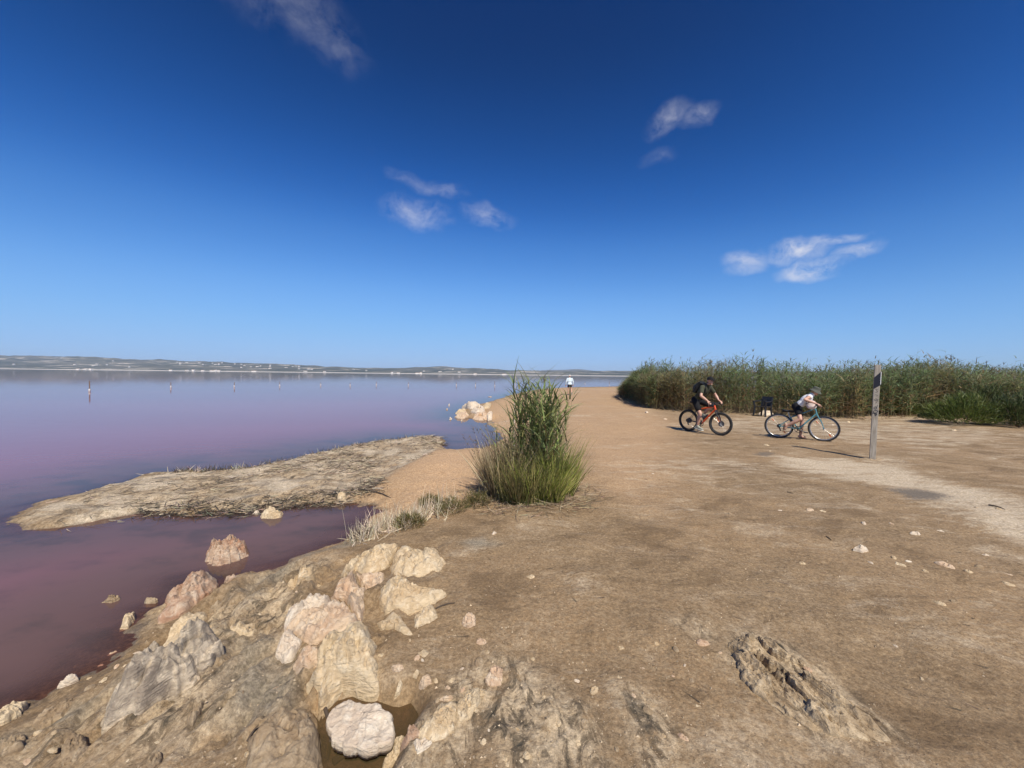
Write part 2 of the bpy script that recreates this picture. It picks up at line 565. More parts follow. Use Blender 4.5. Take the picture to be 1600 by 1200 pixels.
# ------------------------------------------------------------------ terrain
WATER_Z = -0.20
SHORE_PX = [(0, 1118), (60, 1094), (100, 1074), (150, 1042), (185, 1012), (208, 985), (225, 950), (262, 932), (300, 905),
            (345, 908), (372, 896), (400, 896), (435, 886), (482, 866), (540, 849), (570, 826), (600, 800), (590, 786),
            (540, 781), (500, 785), (440, 790), (380, 797), (330, 797), (290, 802), (240, 797), (190, 808), (130, 816), (70, 822), (30, 820),
            (8, 815), (30, 806), (60, 795), (100, 779), (150, 763), (200, 751), (240, 741), (300, 736), (360, 734), (400, 728), (450, 716),
            (500, 706), (560, 696), (600, 689), (640, 685), (675, 686), (692, 690), (684, 697), (700, 704), (750, 703), (775, 690),
            (780, 668), (760, 656), (728, 653), (722, 643), (745, 634), (765, 628), (800, 617), (840, 609), (880, 606.5), (940, 605.5), (985, 603.5)]
SHORE = [at(x, y, WATER_Z)[:2] for x, y in SHORE_PX]
SHORE = [(-60, -300), (-9, -30), (-5.2, -6), (-3.9, .5)] + [tuple(p) for p in SHORE] + [(42, 72), (120, 84), (400, 160), (9000, 500), (9000, -300)]


def px_poly(pts, z=0.0): return [at(x, y, z)[:2] for x, y in pts]


PUDDLE_PX = [(494, 1112), (506, 1128), (516, 1100), (560, 1090), (618, 1108), (640, 1100), (652, 1118), (624, 1160), (604, 1215), (512, 1215), (505, 1160)]
PUDDLE_Z = -0.06
ROCKY = [px_poly(p, z) for p, z in (
    ([(-60, 1130), (100, 1075), (190, 1015), (215, 950), (300, 900), (420, 880), (470, 870), (700, 860), (700, 940), (640, 1000), (600, 1100), (500, 1230), (-100, 1260)], -.1),)]
OUTCROP = [px_poly(p) for p in (
    [(700, 1075), (760, 1035), (820, 1040), (860, 1080), (920, 1120), (960, 1230), (800, 1230), (740, 1140)],
    [(960, 1090), (1000, 1092), (1060, 1160), (1090, 1230), (1000, 1230)],
    [(1045, 980), (1090, 970), (1120, 1000), (1100, 1015)],
    [(620, 1150), (760, 1060), (780, 1120), (700, 1230), (600, 1230)],
    [(1140, 985), (1230, 1010), (1420, 1160), (1300, 1175), (1130, 1050)])]
SAND = [px_poly(p, -.05) for p in (
    [(860, 608), (985, 605), (1000, 628), (1060, 665), (1060, 735), (1010, 800), (930, 775), (880, 700), (850, 640)],
    [(575, 790), (620, 720), (680, 700), (780, 695), (800, 780), (680, 800), (600, 802)],
    [(730, 655), (770, 625), (880, 606), (880, 680), (790, 690)])]
SALT = [px_poly(p) for p in (
    [(1200, 710), (1330, 719), (1420, 735), (1520, 764), (1660, 792), (1660, 875), (1540, 826), (1460, 790), (1390, 766), (1320, 752), (1220, 730)],
    [(1310, 722), (1370, 712), (1430, 722), (1380, 735)],
    [(1520, 850), (1620, 840), (1620, 900), (1560, 890)],
    [(1000, 668), (1260, 640), (1500, 650), (1600, 690), (1500, 700), (1300, 690), (1100, 668)])]
SALT_W = [1.38, 1.15, .9, .75]
STAIN = [px_poly(p) for p in ([(1378, 764), (1420, 761), (1465, 768), (1493, 775), (1470, 785), (1425, 784)], [(1174, 711), (1190, 706), (1216, 709), (1200, 715)])]
MUD = [px_poly(p, -.15) for p in ([(370, 905), (430, 882), (480, 862), (545, 846), (590, 852), (560, 868), (500, 880), (470, 905), (430, 940), (395, 985), (350, 965)],
                                  [(-80, 1180), (60, 1110), (190, 1060), (250, 1010), (300, 1000), (200, 1110), (130, 1200)],
                                  [(330, 1000), (420, 980), (500, 1080), (490, 1210), (300, 1210)],
                                  [(700, 870), (760, 850), (800, 880), (740, 905)])]
SPIT = px_poly([(8, 815), (100, 775), (240, 738), (400, 726), (560, 694), (680, 682), (700, 700), (600, 760), (540, 785), (380, 800), (240, 800), (100, 825)], WATER_Z + .04)


def shore_sd(x, y): return poly_sdf(SHORE, x, y)


def height(x, y, sd=None, detail=True):
    x = np.asarray(x, float); y = np.asarray(y, float)
    if sd is None: sd = shore_sd(x, y)
    dist = np.hypot(x, y)
    wob = fbm(x * 1.3, y * 1.3, 3.3, 4) * np.clip(.05 + .02 * dist, 0, .3) + fbm(x * 6, y * 6, 8.3, 4, .6) * .06
    s = sd + wob * np.clip(1 - np.abs(sd) / 3, 0, 1)
    land = WATER_Z + .2 * (1 - np.exp(-np.maximum(s, 0) / .62)) + .02 * np.clip(s, 0, .1) / .1
    bed = WATER_Z - .30 * (1 - np.exp(np.minimum(s, 0) / 1.9)) - .10 * (1 - np.exp(np.minimum(s, 0) / 12))
    z = np.where(s > 0, land, bed)
    z += fbm(x * .35, y * .35, 1.1, 3) * .035 * smooth(.3, 3, s)
    if detail:
        near = np.clip(1.4 - dist / 14, 0, 1)
        z += fbm(x * 3.1, y * 2.6, 5., 5, .55) * .012 * near * np.where(s > -.5, 1, .3)
        rk = np.zeros_like(z)
        for p in ROCKY: rk = np.maximum(rk, smooth(-.1, .25, poly_sdf(p, x, y)))
        # bedrock layers run along +y: narrow ridges
        rid = 1 - np.abs(fbm(x * 5.2 + .5 * fbm(x * 2, y * 2, 8., 2), y * 1.5, 2.2, 4, .55)) * 1.9
        z += rk * (np.clip(rid, -.6, 1) - .35) * .052 * smooth(-.25, .25, s)
        rid2 = np.abs(fbm(x * 13 + .6 * noise(x * 5, y * 5, 1.), y * 6, 6.6, 4, .6))
        z += rk * (.35 - rid2) * .052 * smooth(-.3, .4, fbm(x * 1.7, y * 1.1, 15., 3) + .15)
        oc = np.zeros_like(z)
        for p in OUTCROP: oc = np.maximum(oc, smooth(-.05, .12, poly_sdf(p, x, y)))
        z += oc * (np.abs(fbm(x * 11, y * 7, 7.7, 5, .65)) * .02 + .003)
        sp = smooth(-.1, .3, poly_sdf(SPIT, x, y))
        z += sp * (fbm(x * 5, y * 4, 12., 6, .68) * .030)
        z = np.where(sp > 0, np.minimum(z, z * (1 - .75 * sp) + (WATER_Z + .065 + .03 * fbm(x * 3, y * 3, 52., 4)) * .75 * sp), z)
        pd = poly_sdf(px_poly(PUDDLE_PX, PUDDLE_Z), x, y)
        w = smooth(-.10, .05, pd)
        z = z * (1 - w) + (PUDDLE_Z - .05) * w
    return z


def graded(a0, a1, lo, hi, d, g):
    c = list(np.arange(a0, a1 + d / 2, d))
    s, v = d, a1
    while v < hi: s *= g; v += s; c.append(v)
    s, v, b = d, a0, []
    while v > lo: s *= g; v -= s; b.append(v)
    return np.array(b[::-1] + c)


gx = graded(-3.4, 2.6, -9000, 9000, .021, 1.045)
gy = graded(1.4, 4.6, -300, 12000, .021, 1.030)
X, Y = np.meshgrid(gx, gy)
SD = shore_sd(X, Y)
Z = height(X, Y, SD)
far = np.hypot(X, Y)
Z = np.where((far > 150) & (SD < 0), -3.0, Z)


def masks():
    n = X.size
    x, y, z, sd = X.ravel(), Y.ravel(), Z.ravel(), SD.ravel()
    m = np.zeros((n, 4)); m[:, 3] = 1; m2 = m.copy()
    hgt = z - WATER_Z
    m[:, 0] = np.maximum(smooth(.055, -.01, hgt) * .62, smooth(.0, -.12, hgt) * .5)
    mud = np.zeros(n)
    for p in MUD: mud = np.maximum(mud, smooth(-.15, .3, poly_sdf(p, x, y)))
    m2[:, 1] = mud * .75
    for p, w in zip(SALT, SALT_W): m[:, 1] = np.maximum(m[:, 1], w * smooth(-.7, .7, poly_sdf(p, x, y)))
    base = .18 + .30 * fbm(x * .28, y * .55, 4., 4) * (np.hypot(x, y) < 200)
    m[:, 1] = np.maximum(m[:, 1], np.clip(base * 1.25 + .05, 0, .62) * (x > -.5))
    for p, w in zip(SAND, (.62, 1.0, .85)): m[:, 2] = np.maximum(m[:, 2], w * smooth(-.8, 1.0, poly_sdf(p, x, y)))
    sp = smooth(-.1, .2, poly_sdf(SPIT, x, y))
    m2[:, 0] = sp * .85
    m2[:, 1] = np.maximum(m2[:, 1], sp * smooth(.1, .6, fbm(x * 5, y * 5, 41., 5, .6)) * .4)
    m[:, 0] = np.maximum(m[:, 0], sp * .45 * smooth(.1, .6, fbm(x * 4 + 5, y * 6, 47., 5, .6)))
    m[:, 1] = np.maximum(m[:, 1], sp * (.80 + .8 * fbm(x * 2.5, y * 2.5, 2., 4)))
    for p in OUTCROP: m2[:, 0] = np.maximum(m2[:, 0], smooth(-.1, .1, poly_sdf(p, x, y)))
    for p in ROCKY: m2[:, 0] = np.maximum(m2[:, 0], .95 * smooth(-.15, .2, poly_sdf(p, x, y)) * smooth(-.35, .35, fbm(x * 1.5, y * .9, 31., 4) + .1))
    for p in STAIN: m2[:, 2] = np.maximum(m2[:, 2], smooth(-.25, .25, poly_sdf(p, x, y)))
    return {'mask': m, 'mask2': m2}


V = np.stack([X, Y, Z], -1).reshape(-1, 3)
ground = link('ground', np_mesh('ground', V, grid_faces(len(gx), len(gy)), True, masks()), ground_mat())
tag(ground, 'brown compacted dirt shore with salt stains and muddy rocky edge', 'ground', kind='structure')

wx = graded(-9, 4, -32000, 32000, .09, 1.07)
wy = graded(1.0, 14, -300, 14000, .09, 1.07)
WX, WY = np.meshgrid(wx, wy)
WD = np.clip(WATER_Z - height(WX, WY, None, False), 0, 5)
wv = np.stack([WX, WY, np.full_like(WX, WATER_Z)], -1).reshape(-1, 3)
wc = np.zeros((WX.size, 3)); wc[:, 0] = WD.ravel()
water = link('water', np_mesh('water', wv, grid_faces(len(wx), len(wy)), True, {'depth': wc}),
             water_mat('pink_water', (.265, .102, .122), 30., True, .04))
tag(water, 'calm pink salt lake reflecting the sky', 'lake', kind='structure')
pp = px_poly(PUDDLE_PX, PUDDLE_Z)
pme = bpy.data.meshes.new('puddle')
pc = np.mean(pp, 0)
pout = [pc + (np.array(p) - pc) * 1.12 for p in pp]
if sum(a[0] * b[1] - b[0] * a[1] for a, b in zip(pout, pout[1:] + pout[:1])) < 0: pout = pout[::-1]
pme.from_pydata([(p[0], p[1], PUDDLE_Z) for p in pout], [], [tuple(range(len(pout)))])
puddle = link('puddle_water', pme, water_mat('puddle_water', (.10, .075, .035), 5, False, .03, .002))
tag(puddle, 'small olive brown puddle under the loose white slab', 'puddle', kind='structure')


def gz(x, y): return float(height(np.array([x]), np.array([y]))[0])


def ground_at(px, py, it=5):
    z = 0.0
    for _ in range(it):
        p = at(px, py, z); z = gz(p[0], p[1])
    p = at(px, py, z)
    return p

# ------------------------------------------------------------------ far shore
def far_shore():
    xs = [-400, 0, 60, 110, 200, 300, 400, 480, 560, 640, 700, 760, 850, 1000, 1300, 2000]
    el = [17, 21.0, 19.5, 19, 15.5, 14.5, 13.5, 9.5, 8.5, 8.2, 9.8, 7.6, 6.6, 8.0, 9, 10]
    px = np.linspace(-1500, 3100, 920)
    t = (px - 800) / F_PX
    e = np.interp(px, xs, el)
    rows = np.concatenate([[3600, 3640, 3700], np.linspace(3800, 8200, 22)])
    TT, YY = np.meshgrid(t, rows)
    u = (YY - 3700) / 3600.0
    shape = np.where(u < 0, 0, np.minimum(1, u)) ** 1.25
    ridge = np.exp(-((u - 1.0) / .42) ** 2) * .35 + shape
    zz = (e[None, :] / F_PX) * YY * np.clip(ridge, 0, 1.0) * (1 + .16 * fbm(TT * 9, u * 4, 3., 4)) + fbm(TT * 22, u * 9, 9., 4) * 9 * np.clip(u * 2, 0, 1)
    zz = np.where(YY < 3650, -1.0, np.maximum(zz, 1.6) + 0.0)
    zz[0] = -3
    V = np.stack([TT * YY, YY, zz], -1).reshape(-1, 3)
    m, nt, b = new_mat('far_land'); k = NT(nt)
    pos = k.n('NewGeometry').outputs['Position']
    st = k.scale(pos, (1, 1.0, 14))
    a = k.noise(st, .0022, 6, .6); c_ = k.noise(k.scale(pos, (.55, 1.5, 10)), .0035, 5, .6); d = k.noise(pos, .02, 4, .6)
    cc = k.mix(k.map(a, .4, .6), (.04, .05, .036), (.115, .108, .082))
    cc = k.mix(k.map(c_, .565, .635), cc, (.55, .48, .39))
    cc = k.mix(k.map(d, .55, .7, 0, .6), cc, (.05, .06, .045))
    sep = k.n('SeparateXYZ'); k.l(pos, sep.inputs[0])
    cc = k.mix(k.map(sep.outputs['Z'], 4, 9, 1, 0), cc, (.55, .50, .44))
    k.l(cc, b.inputs['Base Color']); b.inputs['Roughness'].default_value = .95; b.inputs['Specular IOR Level'].default_value = .1
    o = link('hills', np_mesh('hills', V, grid_faces(len(t), len(rows)), True), m)
    tag(o, 'low scrubby hills and pale fields along the far shore', 'hills', kind='structure')
    # one hazy mountain group farther back
    t2 = (np.linspace(560, 1000, 90) - 800) / F_PX
    prof = 3.0 * np.exp(-((t2 * F_PX - 84) / 34) ** 2) + 2.0 * np.exp(-((t2 * F_PX - 140) / 50) ** 2) + 2.2 * np.exp(-((t2 * F_PX + 90) / 70) ** 2) + 6.2
    V = []
    for k_, (Yd, f) in enumerate(((10500, 0.0), (11200, .75), (11600, 1.0), (12200, .6), (12800, 0.0))):
        for tt, h in zip(t2, prof): V.append((tt * Yd, Yd, f * h / F_PX * Yd * (1 + .08 * math.sin(tt * 70 + k_))))
    o = link('mountain', np_mesh('mountain', V, grid_faces(90, 5), True), plain('mountain_rock', (.09, .09, .085), .95, scale=.001))
    tag(o, 'faint blue mountain ridge beyond the far shore', 'mountain', kind='structure')
    # white houses and sheds along the far slope
    wall = plain('whitewash', (.72, .69, .64), .9)
    tile = plain('roof_tile', (.36, .24, .17), .9)

    def house(w, d_, h):
        hw, hd = w / 2, d_ / 2
        body = MB().add([(-hw, -hd, -6), (hw, -hd, -6), (hw, hd, -6), (-hw, hd, -6), (-hw, -hd, h), (hw, -hd, h), (hw, hd, h), (-hw, hd, h), (-hw, 0, h * 1.35), (hw, 0, h * 1.35)],
                        [(0, 1, 5, 4), (2, 3, 7, 6), (1, 2, 6, 9, 5), (3, 0, 4, 8, 7)])
        e_ = 1.08
        roof = MB().add([(-hw * e_, -hd * 1.1, h * .97), (hw * e_, -hd * 1.1, h * .97), (hw * e_, 0, h * 1.38), (-hw * e_, 0, h * 1.38), (hw * e_, hd * 1.1, h * .97), (-hw * e_, hd * 1.1, h * .97)],
                        [(0, 1, 2, 3), (3, 2, 4, 5)])
        return body, roof
    meshes = []
    for (w, d_, h) in ((26, 14, 9), (40, 16, 8), (18, 14, 12)):
        bd, rf = house(w, d_, h)
        r = empty('far_house'); ob = bd.build('wall', wall, r, smooth_=False); orf = rf.build('roof', tile, r, smooth_=False)
        meshes.append((r, ob, orf))
    rr = random.Random(3)
    spots = [(x_, 3720 + rr.random() * 120) for x_ in (122, 132, 140, 268, 292, 300, 318, 330, 338, 340, 398, 610, 622, 652, 659, 742, 786)]
    spots += [(rr.uniform(275, 350), rr.uniform(5600, 6600)) for _ in range(12)] + [(rr.uniform(360, 470), rr.uniform(5200, 6400)) for _ in range(16)] + \
             [(rr.uniform(470, 720), rr.uniform(4200, 6000)) for _ in range(12)] + [(rr.uniform(20, 270), rr.uniform(4300, 6300)) for _ in range(9)]
    zi = zz; used = set()
    for i, (x_, Yd) in enumerate(spots):
        tt = (x_ - 800) / F_PX
        ci = int(np.argmin(np.abs(t - tt))); ri = int(np.argmin(np.abs(rows - Yd)))
        src = meshes[i % 3]
        if i < 3: r, b1, r1 = src
        else:
            r, b1, r1 = (q.copy() for q in src)
            for q in (r, b1, r1): col.objects.link(q)
            b1.parent = r; r1.parent = r
        Yd = rows[ri]
        r.location = (t[ci] * Yd, Yd, max(zi[ri, ci], 1.5)); r.rotation_euler = (0, 0, rr.uniform(-.5, .5))
        low = Yd < 3900
        tag(r, 'white low shed on the pale far shoreline' if low else 'small white house on the far hillside across the lake', 'shed' if low else 'house',
            'white sheds along the far shoreline' if low else 'white houses on the far hillside')
        if low:
            r.name = 'far_shed'


far_shore()

# ------------------------------------------------------------------ rocks
M_LIME = rock_mat('cream_limestone', (.60, .465, .295), (.50, .36, .21), (.70, .575, .40), .45)
M_PINK = rock_mat('pinkish_limestone', (.60, .45, .305), (.50, .33, .21), (.69, .56, .41), .4)
M_GREY = rock_mat('weathered_limestone', (.45, .365, .265), (.28, .225, .17), (.68, .56, .41), .8)
M_WHITE = rock_mat('white_limestone', (.66, .545, .41), (.58, .45, .33), (.74, .645, .51), .35)
M_RED = rock_mat('rusty_limestone', (.48, .335, .23), (.37, .20, .12), (.60, .48, .355), .6)
M_TAN = rock_mat('muddy_limestone', (.36, .265, .165), (.27, .19, .115), (.48, .37, .245), .6)


M_OUT = rock_mat('pitted_limestone', (.43, .325, .205), (.31, .22, .13), (.60, .475, .315), .6)


def rock_mesh(name, outline, h, seed, nr=34, na=110, p=3.2, rough=.5, layers=.0, tilt=(0, 0), pit=0., base=None, ridge=0., expo=.62):
    """a rock on a ground outline (world metres); returns mesh with origin at the outline's centre on the ground"""
    O = np.asarray(outline, float)[:, :2]
    c = O.mean(0)
    if base is None: base = gz(*c)
    ang = np.linspace(0, 2 * math.pi, na, endpoint=False)
    rad = np.zeros(na)
    n = len(O)
    for i, a in enumerate(ang):
        d = np.array([math.cos(a), math.sin(a)]); best = 0
        for j in range(n):
            q, w = O[j] - c, O[(j + 1) % n] - O[j]
            den = d[0] * w[1] - d[1] * w[0]
            if abs(den) < 1e-9: continue
            t_ = (q[0] * w[1] - q[1] * w[0]) / den; s_ = (q[0] * d[1] - q[1] * d[0]) / den
            if t_ > 0 and -1e-6 <= s_ <= 1 + 1e-6: best = max(best, t_)
        rad[i] = best
    k = np.array([.25, .5, .25])
    rad = np.convolve(np.concatenate([rad[-1:], rad, rad[:1]]), k, 'valid')
    size = float(rad.mean())
    rr = np.linspace(0, 1, nr) ** .8
    A, RR = np.meshgrid(ang, rr)
    ex, ey = np.cos(A), np.sin(A)
    edge = 1 + .07 * rough * 2 * fbm(ex * 2.2 + seed, ey * 2.2, seed * 1.7, 6, .62)
    bx, by = ex * rad[None, :] * RR * edge, ey * rad[None, :] * RR * edge
    prof = np.clip(1 - RR ** p, 0, 1) ** expo
    f = 1 / max(size, .05)
    lump = fbm(bx * f * 1.1 + seed * 3.1, by * f * 1.1, seed, 4, .55)
    rdg = 1 - np.abs(fbm(bx * f * 1.7 + seed, by * f * .9 + seed * 2, 4.4, 4, .55)) * 1.6
    det = fbm(bx * 16 + seed, by * 12, seed * 2.2, 4, .6)
    z = h * prof * (1 + .42 * rough * lump + .38 * rough * (rdg - .4)) + h * .08 * det * prof ** .5
    hm = min(h, .09)
    z += hm * .28 * (.4 - np.abs(fbm(bx * 11 + seed * 2, by * 7 + seed, 8.8, 4, .6))) * prof ** .4
    z += hm * .14 * (.4 - np.abs(fbm(bx * 31 + seed, by * 24, 5.8, 3, .6))) * prof ** .4
    z += (tilt[0] * bx + tilt[1] * by) * prof
    if ridge:
        ax = np.linalg.svd(O - c)[2][0]
        cross = (bx * -ax[1] + by * ax[0])
        z += ridge * prof * np.exp(-(cross / (.35 * size)) ** 2) * (.6 + .6 * fbm((bx * ax[0] + by * ax[1]) * 9, cross * 22, seed, 3))
    if layers:
        q = z / layers
        z = (np.floor(q) + smooth(.55, 1.0, q - np.floor(q))) * layers * .75 + z * .25
    if pit:
        ax = np.linalg.svd(O - c)[2][0]
        al, cr_ = bx * ax[0] + by * ax[1], -bx * ax[1] + by * ax[0]
        rib = .5 - np.abs(fbm(al * 3.2 + .5 * fbm(al * 6, cr_ * 6, 2., 2), cr_ * 15 + seed, 3.1, 4, .55))
        z += .030 * rib * prof ** .5
        pv = fbm(al * 7 + seed, cr_ * 15, 9.1, 4, .5)
        z -= pit * smooth(.14, .42, pv) * prof * np.clip(.75 + .8 * np.sign(ax[1]) * al / (2 * size), .25, 1.5)
    gzv = height(c[0] + bx, c[1] + by) - base if nr > 10 else np.zeros_like(z)
    z = z + gzv * .8 * (RR > .3)
    z[-1] = np.minimum(z[-1], gzv[-1]) - .07
    # undercut: flare slightly at mid height, tuck the foot
    V = np.stack([bx, by, z], -1).reshape(-1, 3)
    fc = []
    j = np.arange(na)
    for i in range(nr - 1):
        fc.append(np.stack([i * na + j, (i + 1) * na + j, (i + 1) * na + (j + 1) % na, i * na + (j + 1) % na], -1))
    me = np_mesh(name, V, np.concatenate(fc), True)
    try: me.set_sharp_from_angle(angle=R(48))
    except Exception: pass
    return me, (c[0], c[1], base)


def zz1(z): return [(380 + x / 3.1575, 820 + y / 3.1575) for x, y in z]
def zz2(z): return [(x / 4.0, 900 + y / 4.0) for x, y in z]


